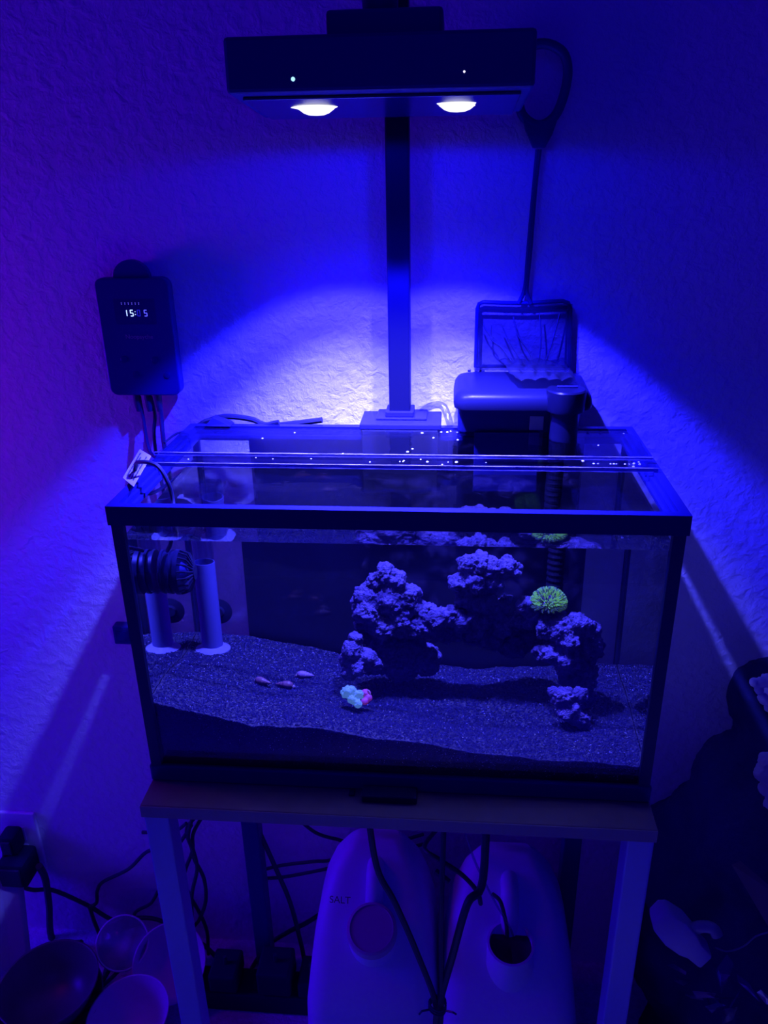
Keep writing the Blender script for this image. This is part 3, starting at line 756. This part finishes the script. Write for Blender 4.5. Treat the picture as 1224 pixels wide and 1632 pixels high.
def text(name, s_, loc, size, m, parent, rx=PI/2, rz=0.0, ex=.0001):
    cu = bpy.data.curves.new(name, 'FONT'); cu.body = s_; cu.size = size; cu.extrude = ex; cu.align_x = 'LEFT'; cu.align_y = 'CENTER'
    tmp = bpy.data.objects.new('t', cu); C.objects.link(tmp)
    me = bpy.data.meshes.new_from_object(tmp.evaluated_get(bpy.context.evaluated_depsgraph_get()))
    bpy.data.objects.remove(tmp); me.name = name; me.materials.clear(); me.materials.append(m)
    o = bpy.data.objects.new(name, me); C.objects.link(o)
    if parent is not None:
        o.parent = parent
    o.location = Vector(loc) - parent_origin(parent); o.rotation_euler = (rx, 0, rz)
    return o
M_print = mat('grey_print', (.30, .26, .34), .6)
p = (-0.3299, 0.2738, 0.4125)
text('brand_lettering', 'Noopsyche', (p[0], YD, p[2]), .0072, M_print, ct)
for cxz in ((-0.3355, 0.2738, 0.3858), (-0.2981, 0.2738, 0.3851), (-0.3235, 0.2738, 0.3677), (-0.2859, 0.2738, 0.3671)):
    MB().lathe([(.0042, 0), (.0042, -.0008), (.0036, -.0011), (.0001, -.0011)], (cxz[0], .2742, cxz[2]), 18, 'y').build('button', M_blackgloss, ct, smooth=True)
for pts, tip, lb in (([(-0.3278, 0.2840, 0.3381), (-0.3272, 0.2850, 0.3116), (-0.3179, 0.2700, 0.2703), (-.288, .252, .270)], .0046, 'left cord under the wall controller, with a long strain relief'),
                ([(-0.3136, 0.2840, 0.3381), (-0.3129, 0.2880, 0.3132), (-0.3179, 0.2880, 0.2823), (-.316, .288, .22), (-.30, .288, .02)], .0040, 'middle cord under the wall controller, lying close to the wall'),
                ([(-0.3024, 0.2840, 0.3398), (-0.3029, 0.2820, 0.3127), (-0.2993, 0.2700, 0.2787), (-.293, .262, .20), (-.29, .262, .0)], .0044, 'right cord under the wall controller, thickest of the three')):
    cord('controller_cord', pts, .0024 if 'thick' not in lb else .0030, lb, 'cable')
for x in (-.3335, -.3195, -.3070):
    MB().lathe([(.0046, 0), (.0040, -.014), (.0028, -.022)], (x + .003, .283, .3420), 14).build('strain_relief', M_rubber, ct, smooth=True)

# ------------------------------------------------------------------ pump cord over the left rim, its label, cables on the rear rim
cord('pump_cord', [(-.275, .25, .25), (-.270, .14, .270), (-.2650, .095, .300), (-.2570, .080, .3240), (-0.2451, 0.0663, 0.3330), (-0.2272, 0.0591, 0.3320), (-0.2186, 0.0574, 0.3180), (-0.2169, 0.0611, 0.2970), (-.214, .050, .266), (-.237, .112, .231)], .0021,
     'thin black cord arching over the left rim into the water', k=8)
tg = thing('cord_label', 'white printed paper label leaning outside the left rim', 'label', (-.281, .125, .283))
c00, c10, c01, c11 = Vector((-0.2704, 0.0763, 0.3120)), Vector((-0.2420, 0.0335, 0.3200)), Vector((-0.2857, 0.1636, 0.3120)), Vector((-0.2560, 0.1192, 0.3200))
def tpt(u, v, h=0.0):
    n_ = (c10-c00).cross(c01-c00).normalized()
    return (c00*(1-u)+c10*u)*(1-v) + (c01*(1-u)+c11*u)*v + n_*h
b = MB(); b.hexa([tpt(0, 0), tpt(1, 0), tpt(1, 1), tpt(0, 1), tpt(0, 0, .0004), tpt(1, 0, .0004), tpt(1, 1, .0004), tpt(0, 1, .0004)])
b.build('paper', mat('label_paper', (.42, .40, .55), .6), tg)
sgn = 1 if (tpt(.5, .5, .001) - tpt(.5, .5)).dot(_c - tpt(.5, .5)) > 0 else -1
for k, u in enumerate((.18, .36, .54, .72)):
    b = MB(); h0 = .0006 if sgn > 0 else -.0003
    v1 = .90 - .10*((k*7) % 3)
    seg = .12
    while seg < v1:
        e_ = min(v1, seg + .10 + .05*((k + int(seg*20)) % 3))
        b.hexa([tpt(u, seg, h0), tpt(u+.10, seg, h0), tpt(u+.10, e_, h0), tpt(u, e_, h0), tpt(u, seg, h0+.0001), tpt(u+.10, seg, h0+.0001), tpt(u+.10, e_, h0+.0001), tpt(u, e_, h0+.0001)])
        seg = e_ + .025
    b.build('print_line', mat('label_ink', (.06, .06, .10), .6), tg)
rear = [([(-0.2658, 0.2620, 0.2993), (-0.2407, 0.2660, 0.3124), (-0.2176, 0.2680, 0.3182), (-0.1872, 0.2680, 0.3153), (-0.1628, 0.2660, 0.3083), (-.10, .262, .3165)], .0036, 'thick black cable humped along the rear rim left of the pole'),
        ([(-.262, .262, .25), (-0.2507, 0.2580, 0.3054), (-0.2314, 0.2620, 0.3168), (-0.2126, 0.2620, 0.3138), (-0.1970, 0.2580, 0.3058), (-.150, .252, .317)], .0026, 'thin black cable lying in front of the thick hump on the rear rim'),
        ([(-0.2870, 0.2400, 0.2937), (-0.2800, 0.2620, 0.2976), (-0.2660, 0.2680, 0.3005), (-.225, .268, .318)], .0014, 'hair-thin wire curling off the left rear corner of the tank')]
for pts, r, lb in rear: cord('rim_cable', pts, r, lb)
cl = MB(); cl.hexa([(-.236, .240, .3145), (-.205, .240, .3145), (-.205, .258, .3145), (-.236, .258, .3145), (-.226, .244, .3245), (-.212, .244, .3165), (-.212, .256, .3165), (-.226, .256, .3245)])
tag(cl.build('rim_clip', M_black, None, 0.0006), 'black wedge-shaped clip standing on the left end of the rear rim', 'clip')
hose = smoothpath([(-.002, .290, .305), (0.0037, 0.2860, 0.3081), (0.0167, 0.2830, 0.3215), (0.0302, 0.2780, 0.3307), (0.0421, 0.2720, 0.3310), (0.0489, 0.2620, 0.3188), (0.0521, 0.2450, 0.3074), (.052, .238, .292), (.052, .236, .255)], 6)
ho = MB().tube(hose, .0042, 12).build('air_hose', thin_glass('clear_hose', (.72, .72, .95), .16, .1), None, smooth=True)
tag(ho, 'short clear hose arching from behind the pole down into the tank', 'hose')

# small black thermostat on the wall, outlet with plug
p = (-0.4021, 0.2900, -0.0048)
tw = thing('wall_thermometer', 'small black square gadget stuck on the wall beside the left tank glass', 'sensor', (p[0], .299, p[2] - .015))
MB().box(-.415, -.386, .2840, .2995, -.020, .009).build('case', M_black, tw, 0.002)
MB().box(-.411, -.390, .2830, .2842, -.013, .002).build('face', M_blackgloss, tw)
ou = thing('wall_outlet', 'white wall plate outlet low on the wall at the left', 'outlet', (-.643, .299, -.412))
MB().box(-.681, -.606, .2935, .2998, -.4715, -.3530).build('plate', M_white, ou, 0.002)
for z in (-.395, -.431): MB().box(-.660, -.627, .2922, .2945, z-.014, z+.014).build('socket', M_white, ou, 0.003)
for nm, (xa, xb, ya, yb, za, zb_), lb in (('power_plug', (-.655, -.628, .262, .2915, -.412, -.375), 'small black plug in the upper socket of the wall outlet'), ('plug_adapter', (-.658, -.612, .245, .2915, -.462, -.4150), 'larger black plug adapter in the lower socket of the wall outlet')):
    b = MB(); b.box(xa, xb, ya, yb, za, zb_); t = thing(nm, lb, 'plug', ((xa+xb)/2, yb, za)); b.build('plug_body', M_blackmatte, t, 0.005, smooth=True)
    MB().box(xa+.006, xb-.006, ya-.004, ya, za+.006, zb_-.006).build('grip', M_rubber, t, 0.001)

# ------------------------------------------------------------------ black pad on the table in front of the tank
MB_ = MB().box(-.032, .024, -.0175, -.0012, .0002, .0085)
tag(MB_.build('black_pad', M_blackmatte, None, 0.0012), 'low black plastic block on the table edge in front of the tank', 'block')
tag(MB().box(-.046, -.040, -.010, -.0015, .0002, .0028).build('black_scrap', M_blackmatte, None, 0.0006), 'tiny black scrap on the table edge left of the black block', 'scrap')

# ------------------------------------------------------------------ jugs under the table
def jug(x, y, label, tilt, cap, neck, grp='water jugs under the table'):
    t = thing('water_jug', label, 'jug', (x, y, FLOOR), grp)
    rings = []
    for z, cyo, hw, hd, r in ((0, 0, .082, .082, .02), (.006, 0, .088, .090, .025), (.12, 0, .090, .092, .028), (.17, 0, .089, .090, .028), (.21, .006, .085, .080, .028),
                              (.25, .020, .081, .064, .028), (.285, .036, .073, .046, .025), (.315, .050, .060, .030, .02), (.335, .058, .042, .020, .014), (.345, .062, .030, .010, .008)):
        rings.append([(x + px_, y + py_, FLOOR + z) for px_, py_ in rrect(0, cyo, hw, hd, r, 5)])
    b = MB().loft(rings); b.build('jug_body', M_jug, t, smooth=True)
    # neck
    nc = Vector((x, y - .030, FLOOR + neck)); R_ = Matrix.Rotation(tilt, 4, 'X')
    def place(mb): mb.v = [tuple(nc + (R_ @ Vector(p))) for p in mb.v]; return mb
    place(MB().lathe([(.038, -.03), (.034, .0), (.0305, .008), (.0305, .030), (.0275, .0305), (.0275, -.005)], (0, 0, 0), 32)).build('neck', M_jug, t, smooth=True)
    if cap:
        place(MB().lathe([(.0335, .016), (.0338, .028), (.0325, .0335), (.0290, .0350), (.0285, .0335), (.0001, .0335)], (0, 0, 0), 36)).build('cap', mat('jug_cap', (.45, .40, .50), .45), t, smooth=True)
    else:
        place(MB().lathe([(.0272, .022), (.0001, .022)], (0, 0, 0), 28)).build('mouth_shade_disc', mat('painted_mouth_shade', (.10, .08, .12), .6), t)  # dark disc closes the neck; the hollow's shade is put into its colour
    # handle arch at the back
    b = MB().tube(smoothpath([(x, y + .052, FLOOR + .315), (x, y + .020, FLOOR + .322), (x, y - .002, FLOOR + .300), (x, y - .012, FLOOR + .262), (x, y - .008, FLOOR + .235)], 5), .012, 12)
    b.build('handle', M_jug, t, smooth=True)
    return t
j1 = jug(-.042, .150, 'milky plastic jug with a screwed-on cap and pen writing, under the table left of centre', .42, True, .257)
j2 = jug(.140, .137, 'milky plastic jug with an open mouth, under the table right of centre', .16, False, .252)
p = (-0.0923, 0.1280, -0.3025)
text('pen_writing', 'SALT', (p[0] - .002, p[1] - .030, p[2] + .028), .0125, mat('marker_ink', (.05, .02, .10), .7), j1, rx=math.radians(62), ex=.0001)
cord('air_line', [(0.0749, 0.0200, -0.0737), (0.0904, 0.0600, -0.1615), (0.1170, 0.0900, -0.2554), (0.1439, 0.1120, -0.3381), (.148, .118, -.42)], .0014, 'thin clear air line slanting down into the open jug', 'hose', thin_glass('air_line_plastic', (.7, .7, .95), .25, .2))
cord('jug_hose', [(0.1159, 0.1300, -0.2852), (0.1251, 0.1200, -0.2853), (0.1314, 0.1150, -0.3060), (0.1358, 0.1150, -0.3344), (.140, .118, -.42)], .0026, 'short black hose curving into the mouth of the open jug', 'hose')

# cable bundle hanging in front of the jugs
KN = Vector((0.0470, 0.0000, -0.3221))
for pts, r, lb in (
    ([(-.031, .012, -.018), (-0.0211, 0.0040, -0.1090), (-0.0009, 0.0000, -0.1594), (0.0233, 0.0000, -0.2370), (KN.x - .002, KN.y, KN.z + .002), (KN.x - .002, KN.y, KN.z - .06), (KN.x - .01, .03, FLOOR + .005)], .0036, 'black cable slanting from the table front left down to the twist tie'),
    ([(.098, .07, -.02), (0.0963, 0.0300, -0.1477), (0.0789, 0.0100, -0.1648), (0.0640, 0.0000, -0.2333), (KN.x + .002, KN.y, KN.z), (KN.x + .001, KN.y, KN.z - .06), (KN.x + .02, .03, FLOOR + .005)], .0046, 'thick black cable slanting from the table front right down to the twist tie'),
    ([(.052, .04, -.02), (0.0501, 0.0040, -0.1410), (0.0503, 0.0000, -0.2142), (KN.x + .005, KN.y - .002, KN.z), (KN.x + .004, KN.y, KN.z - .06), (KN.x + .005, .01, FLOOR + .005)], .0030, 'black cable hanging nearly straight between the two jugs')):
    cord('hanging_cable', pts, r, lb)
b = MB()
for k in range(3): b.tube([KN + Vector((.010*math.cos(t), .010*math.sin(t), -.004 + .004*k + .002*math.sin(t*2))) for t in [2*PI*i/16 for i in range(16)]], .0012, 6, closed=True)
b.tube([KN + Vector((.009, -.006, 0)), KN + Vector((.018, -.010, .004)), KN + Vector((.022, -.008, -.002))], .0012, 6)
b.tube([KN + Vector((-.009, -.006, 0)), KN + Vector((-.018, -.010, .002)), KN + Vector((-.021, -.009, -.005))], .0012, 6)
tag(b.build('twist_tie', M_blackgloss, None, smooth=True), 'black twist tie gathering the cables between the jugs', 'cable tie')
for pts, r, lb in (
    ([(0.0445, 0.2000, -0.2442), (0.0267, 0.1200, -0.1990), (0.0460, 0.1000, -0.1976), (0.0735, 0.1000, -0.2197), (0.0937, 0.1000, -0.2471), (0.0997, 0.1100, -0.2802)], .0030, 'black cable zigzagging over the shoulder between the two jugs'),
    ([(0.0415, 0.1000, -0.2168), (0.0502, 0.0950, -0.2202), (0.0589, 0.0900, -0.2235)], .0036, 'short black cable end poking out beside the capped jug'),
    ([(-0.1618, 0.2700, -0.3199), (-0.1417, 0.2700, -0.3386), (-0.1132, 0.2700, -0.3481), (-0.0891, 0.2700, -0.3477), (-.03, .27, -.30)], .0026, 'thin black cable sagging just under the table behind the capped jug'),
    ([(-0.2348, 0.2700, -0.4215), (-0.2026, 0.2800, -0.4194), (-0.1519, 0.2800, -0.4078), (-0.1118, 0.2800, -0.3984), (.02, .28, -.34)], .0026, 'upper of two level cables running right from the rear left leg'),
    ([(-0.2341, 0.2700, -0.4389), (-0.2044, 0.2800, -0.4451), (-0.1632, 0.2800, -0.4326), (-0.1125, 0.2800, -0.4142), (.02, .28, -.36)], .0026, 'lower of two level cables running right from the rear left leg'),
    ([(-0.2271, 0.2500, -0.3117), (-0.2046, 0.2500, -0.3949), (-0.1869, 0.2500, -0.4667), (-0.1753, 0.2500, -0.5566), (-0.1631, 0.2500, -0.6517), (-.12, .25, FLOOR + .004)], .0036, 'black cable slanting down right from the rear left leg towards the capped jug'),
    ([(-0.1328, 0.2600, -0.4878), (-0.1647, 0.2600, -0.5183), (-0.1968, 0.2600, -0.5423), (-0.2357, 0.2600, -0.5790), (-0.2633, 0.2500, -0.6234), (-.27, .22, FLOOR + .004)], .0036, 'black cable climbing right from the floor behind the rear left leg')):
    cord('power_cable', pts, r, lb)
# braid of cables hanging down beside the front left leg
for pts, r, lb in (
    ([(-.312, .27, -.30), (-0.3446, 0.2700, -0.3417), (-0.3421, 0.2700, -0.3803), (-0.3392, 0.2680, -0.4043), (-0.3276, 0.2660, -0.4414), (-0.3290, 0.2640, -0.4873), (-0.3433, 0.2620, -0.5284), (-0.3611, 0.2600, -0.5607), (-.345, .25, -.60)], .0030, 'rightmost bowed strand of the cable braid beside the front left leg'),
    ([(-.300, .275, -.29), (-0.3364, 0.2750, -0.3526), (-0.3430, 0.2750, -0.3921), (-0.3591, 0.2750, -0.4333), (-0.3645, 0.2750, -0.4611), (-0.3581, 0.2750, -0.4954), (-0.3474, 0.2750, -0.5300), (-0.3381, 0.2720, -0.5692), (-0.3383, 0.2680, -0.6314), (-.30, .25, -.605)], .0030, 'leftmost bowed strand of the cable braid beside the front left leg'),
    ([(-.318, .262, -.28), (-0.3406, 0.2620, -0.3462), (-0.3364, 0.2620, -0.3780), (-0.3340, 0.2600, -0.4152), (-0.3485, 0.2600, -0.4704), (-0.3550, 0.2580, -0.5317), (-0.3609, 0.2560, -0.5879), (-0.3582, 0.2500, -0.6551), (-.33, .22, -.605)], .0030, 'middle strand of the cable braid beside the front left leg')):
    cord('braided_cable', pts, r, lb)
for pts, r, lb in (
    ([(-0.3360, 0.2680, -0.3328), (-0.3616, 0.2700, -0.3751), (-0.3810, 0.2720, -0.3876), (-0.4199, 0.2800, -0.4053), (-0.4597, 0.2850, -0.4515), (-0.5089, 0.2880, -0.4864), (-0.5234, 0.2880, -0.5089), (-0.5276, 0.2860, -0.5329), (-0.5379, 0.2800, -0.5383)], .0030, 'black cord wandering from the table corner left down to the outlet cord'),
    ([(-0.3435, 0.2680, -0.3295), (-0.3674, 0.2700, -0.3496), (-.42, .275, -.36)], .0028, 'short black cord passing behind the front left leg under the table top'),
    ([(-0.6496, 0.2700, -0.3946), (-0.6537, 0.2620, -0.4337), (-0.6461, 0.2620, -0.4676), (-0.6255, 0.2700, -0.4934), (-0.5947, 0.2800, -0.5038), (-0.5437, 0.2850, -0.5403), (-0.5050, 0.2850, -0.5710), (-0.4639, 0.2820, -0.5596), (-0.4229, 0.2800, -0.5582), (-0.3704, 0.2700, -0.5768), (-0.3324, 0.2600, -0.5979), (-.30, .23, -.60)], .0036, 'long black cord looping from the wall outlet across to the floor'),
    ([(-0.5960, 0.2620, -0.4296), (-0.5979, 0.2720, -0.4682), (-0.6083, 0.2800, -0.5352), (-0.6178, 0.2800, -0.6258), (-.555, .26, -.60)], .0056, 'thick black cord dropping straight from the plug adapter'),
    ([(-0.5392, 0.2820, -0.5408), (-0.5357, 0.2800, -0.5705), (-0.5274, 0.2750, -0.5995)], .0032, 'short cord branching down from the long outlet cord'),
    ([(-0.4155, 0.2830, -0.4949), (-0.4323, 0.2830, -0.5247), (-0.4587, 0.2830, -0.5443), (-0.4727, 0.2820, -0.5677), (-0.5010, 0.2750, -0.6063), (-0.5141, 0.2700, -0.6117), (-0.5162, 0.2600, -0.6371), (-.49, .20, -.60)], .0028, 'thin cord seen through the clear cup rim')):
    cord('outlet_cord', pts, r, lb)

# ------------------------------------------------------------------ floor clutter, left
def bowl(c, R_, h, label, name='plastic_bowl', m=None, tilt=(0, 0)):
    t = thing(name, label, 'bowl', c, None)
    b = MB().lathe([(R_*.55, 0), (R_*.80, h*.35), (R_*.95, h*.8), (R_, h), (R_*1.04, h*1.02), (R_*1.03, h*.97), (R_*.96, h*.9), (R_*.78, h*.42), (R_*.5, h*.12), (.0001, h*.10)], (0, 0, 0), 40)
    me_build_local(b, 'bowl_shell', m or M_white, t)
    t.rotation_euler = (tilt[0], tilt[1], 0)
    return t
M_bowl = mat('cream_plastic', (.62, .56, .66), .4)
bowl((-.405, .115, FLOOR + .022), .058, .052, 'white round bowl on the floor, nearest the table leg', m=M_bowl, tilt=(.1, -.05))
bowl((-.375, .225, FLOOR + .030), .056, .050, 'white round bowl propped up against the wall behind the nearer bowl', m=M_bowl, tilt=(.6, 0))
cr = Vector((-0.4552, 0.2150, -0.5339))
cu = thing('clear_cup', 'clear plastic cup lying open towards the viewer beside the cords', 'cup', tuple(cr))
qv = Matrix.Rotation(math.radians(20), 4, 'Y') @ Matrix.Rotation(math.radians(42), 4, 'X')
def loc_build(mb, name, m, par, Mx):
    mb.v = [tuple(Mx @ Vector(p)) for p in mb.v]; return me_build_local(mb, name, m, par)
loc_build(MB().lathe([(.0395, -.0012), (.0412, 0), (.0395, .0012), (.0380, 0), (.0395, -.0012)], (0, 0, 0), 44), 'rim', mat('cup_rim_plastic', (.75, .75, .85), .3), cu, qv)
loc_build(MB().lathe([(.0392, 0), (.0370, -.025), (.0350, -.045), (.0001, -.0455)], (0, 0, 0), 40), 'cup_wall', thin_glass('thin_cup_plastic', (.97, .97, .99), .02, .15), cu, qv)
# stack of translucent tubs
for k, (px_, R_, lb) in enumerate((((-0.5383, 0.1748, -0.5700), .075, 'lower translucent tub at the bottom left'), ((-0.5350, 0.1770, -0.5300), .070, 'upper translucent tub nested in the lower one at the bottom left'))):
    bowl((px_[0], min(px_[1], .30 - R_ - .012) - .045, FLOOR + .004 + .036*k), R_, .060, lb, 'translucent_tub', mat('grey_tub_plastic', (.10, .08, .13), .35), (.0, .0))
pn = MB(); pn.hexa([(-.86, .10, FLOOR), (-.60, .17, FLOOR), (-.60, .185, FLOOR), (-.86, .12, FLOOR), (-.86, .14, -.30), (-.635, .262, -.44), (-.635, .277, -.44), (-.86, .16, -.30)])
tag(pn.build('white_panel', mat('white_board', (.55, .52, .62), .55), None, 0.002), 'white board leaning on the wall at the left edge below the outlet', 'board')
bg = remesh_blobs('black_bag', [(-.63, .04, FLOOR+.045, .045), (-.67, .05, FLOOR+.04, .04), (-.63, .0, FLOOR+.045, .045), (-.60, -.03, FLOOR+.03, .03)], .005, .003, M_blackmatte, None, 5.5)
tag(bg, 'crumpled black bag on the floor in front of the white board', 'bag')
# power strip and adapters behind the table
ps = thing('power_strip', 'black power strip on the floor at the rear left table leg', 'power strip', (-.22, .20, FLOOR))
MB().box(-.335, -.115, .175, .222, FLOOR + .0005, FLOOR + .040).build('strip_body', M_blackmatte, ps, 0.004)
for k in range(5): MB().box(-.325+.040*k, -.300+.040*k, .185, .212, FLOOR + .0402, FLOOR + .0415).build('socket', M_blackmatte, ps, 0.0004)
for k, (x, y, w_, h_, lb) in enumerate(((-.285, .20, .022, .034, 'black power adapter plugged in at the left end of the strip'), (-.205, .20, .026, .046, 'tallest black power adapter on the strip'), (-.150, .20, .018, .030, 'small black power adapter at the right end of the strip'))):
    t = thing('power_adapter', lb, 'adapter', (x, y, FLOOR + .042), 'adapters on the power strip')
    MB().box(x-w_, x+w_, y-.026, y+.026, FLOOR+.0422, FLOOR+.0422+h_).build('adapter_body', M_blackmatte, t, 0.004)
    MB().lathe([(.0035, 0), (.0028, .014)], (x, y, FLOOR+.0422+h_), 10).build('strain_relief', M_rubber, t)
for pts, lb in (([(-0.5474, 0.1542, -0.6000), (-0.5030, 0.1534, -0.5800), (-0.4727, 0.1689, -0.5700), (-.42, .25, -.56)], 'black cord lying over the tubs, upper'), ([(-0.5288, 0.1256, -0.6000), (-0.5052, 0.1322, -0.5900), (-0.4793, 0.1450, -0.5800), (-0.4760, 0.1792, -0.5700), (-.45, .26, -.55)], 'black cord lying over the tubs, lower')):
    cord('floor_cord', pts, .003, lb)

# ------------------------------------------------------------------ right side: dark bag, plastic, nozzle
def lump_sheet(name, ctrl, label, cat, m): pass
bb = remesh_blobs('dark_bag', [(.455, .215, -.025, .055), (.50, .20, -.06, .09), (.44, .19, -.14, .075), (.47, .15, -.18, .11), (.40, .18, -.27, .10), (.50, .12, -.30, .13), (.40, .16, -.40, .10), (.50, .08, -.42, .14), (.42, .10, -.52, .10), (.55, .05, -.53, .09), (.47, .115, -.05, .045), (.48, .13, -.01, .035),
                               (.395, .19, -.200, .055), (.355, .20, -.26, .045)], .007, .0018, mat('black_bag_cloth', (.008, .008, .05), .8, .2, bump=(60, .6, .004)), None, 2.2)  # black cloth with blue added to imitate camera haze
tag(bb, 'big soft black bag slumped against the wall right of the table', 'bag')
def crumple(fn, nu, nv, th=.0012):
    b = MB(); sheet(b, fn, nu, nv); return b
wb1 = remesh_blobs('plastic_bag', [B((0.3676, 0.0750, 0.0962), .006), B((0.3735, 0.0750, 0.0980), .006), B((0.3815, 0.0780, 0.0978), .008), B((0.3734, 0.0750, 0.0871), .005), B((0.3802, 0.0750, 0.0764), .006), B((0.3888, 0.0760, 0.0650), .007), B((0.4030, 0.0900, 0.0735), .020)], .0014, .0015, mat('white_bag_plastic', (.55, .55, .62), .3), None, 6.6)
tag(wb1, 'corner of a white plastic bag at the right edge, on top of the black bag', 'bag')
wb2 = remesh_blobs('folded_cloth', [B((0.3851, 0.0500, 0.0179), .010), B((0.3866, 0.0500, 0.0014), .012), B((0.3925, 0.0500, -0.0184), .011), B((0.3975, 0.0500, -0.0369), .009), B((0.4104, 0.0600, -0.0128), .024)], .0022, .0022, mat('pale_cloth', (.32, .32, .40), .8, bump=(500, .7, .001)), None, 8.8)
tag(wb2, 'piece of pale knitted cloth at the right edge, on the black bag', 'cloth')
nz = thing('spray_nozzle', 'white plastic trigger nozzle lying head down at the lower right', 'nozzle', tuple((0.3173, 0.0200, -0.2013)))
na, nb_ = Vector((0.2924, 0.0300, -0.1859)), Vector((0.3383, 0.0000, -0.2107))
ax_ = (nb_-na).normalized(); sd = Vector((ax_.z, 0, -ax_.x)).normalized()
def np_(t, s_, d_): return na + (nb_-na)*t + sd*s_ + Vector((0, d_, 0))
b = MB(); b.loft([[np_(t, s_*w_, d_*.011) for s_, d_ in ((-1, -1), (1, -1), (1.0, 1), (-1, 1))] for t, w_ in ((-.05, .008), (.05, .016), (.35, .020), (.62, .017), (.75, .0125), (1.0, .0115))])
b.build('nozzle_body', mat('white_nozzle_plastic', (.42, .42, .50), .4), nz, 0.003, smooth=True)
b = MB(); b.tube(smoothpath([np_(.55, -.012, 0), np_(.66, -.026, 0), np_(.80, -.033, 0), np_(.93, -.030, 0)], 5), [.0065]*16, 10)
b.build('trigger', mat('grey_trigger_plastic', (.22, .22, .30), .4), nz, smooth=True)
cord('thin_wire', [(0.3485, 0.0000, -0.1980), (0.3624, 0.0000, -0.2026), (0.3776, 0.0000, -0.1935), (0.3881, 0.0000, -0.1772), (0.4042, 0.0000, -0.1682)], .0009, 'thin grey wire curling over the black bag at the lower right', 'cable', mat('grey_wire', (.2, .2, .24), .5))
fb = MB(); fb.hexa([(0.3382, -0.0200, -0.0554), (0.3984, -0.0400, -0.1516), (0.4002, -0.0370, -0.1553), (0.3396, -0.0170, -0.0586), (0.3458, -0.0200, -0.0498), (0.3921, -0.0400, -0.0815), (0.3938, -0.0370, -0.0848), (0.3473, -0.0170, -0.0530)])
tag(fb.build('cardboard_flap', mat('cardboard', (.14, .09, .11), .8), None), 'dull cardboard flap slanting down at the lower right edge', 'cardboard')
b = MB()
random.seed(11)
for k in range(16):
    c_ = Vector((0.3553, -0.0200, -0.2400)) + Vector((random.uniform(-.045, .045), random.uniform(-.02, .02), random.uniform(-.022, .022)))
    u1 = Vector((random.uniform(-1, 1), random.uniform(-1, 1), random.uniform(-1, 1))).normalized()*random.uniform(.006, .016)
    u2 = Vector((random.uniform(-1, 1), random.uniform(-1, 1), random.uniform(-1, 1))).normalized()*random.uniform(.004, .012)
    b.add([c_-u1-u2, c_+u1-u2*.4, c_+u1*.7+u2, c_-u1*.8+u2*1.2, c_+u1.cross(u2)*8], [(0, 1, 4), (1, 2, 4), (2, 3, 4), (3, 0, 4)])
tag(b.build('crinkled_wrapper', thin_glass('crinkled_film', (.6, .6, .7), .30, .15), None, fix=False), 'crinkled clear plastic wrapper glinting at the lower right', 'wrapper')

# ------------------------------------------------------------------ lift everything so that the floor is z = 0
for o in list(C.objects):
    if o.parent is None:
        if o.type == 'CAMERA': o.matrix_world = Matrix.Translation((0, 0, LIFT)) @ o.matrix_world
        else: o.location.z += LIFT
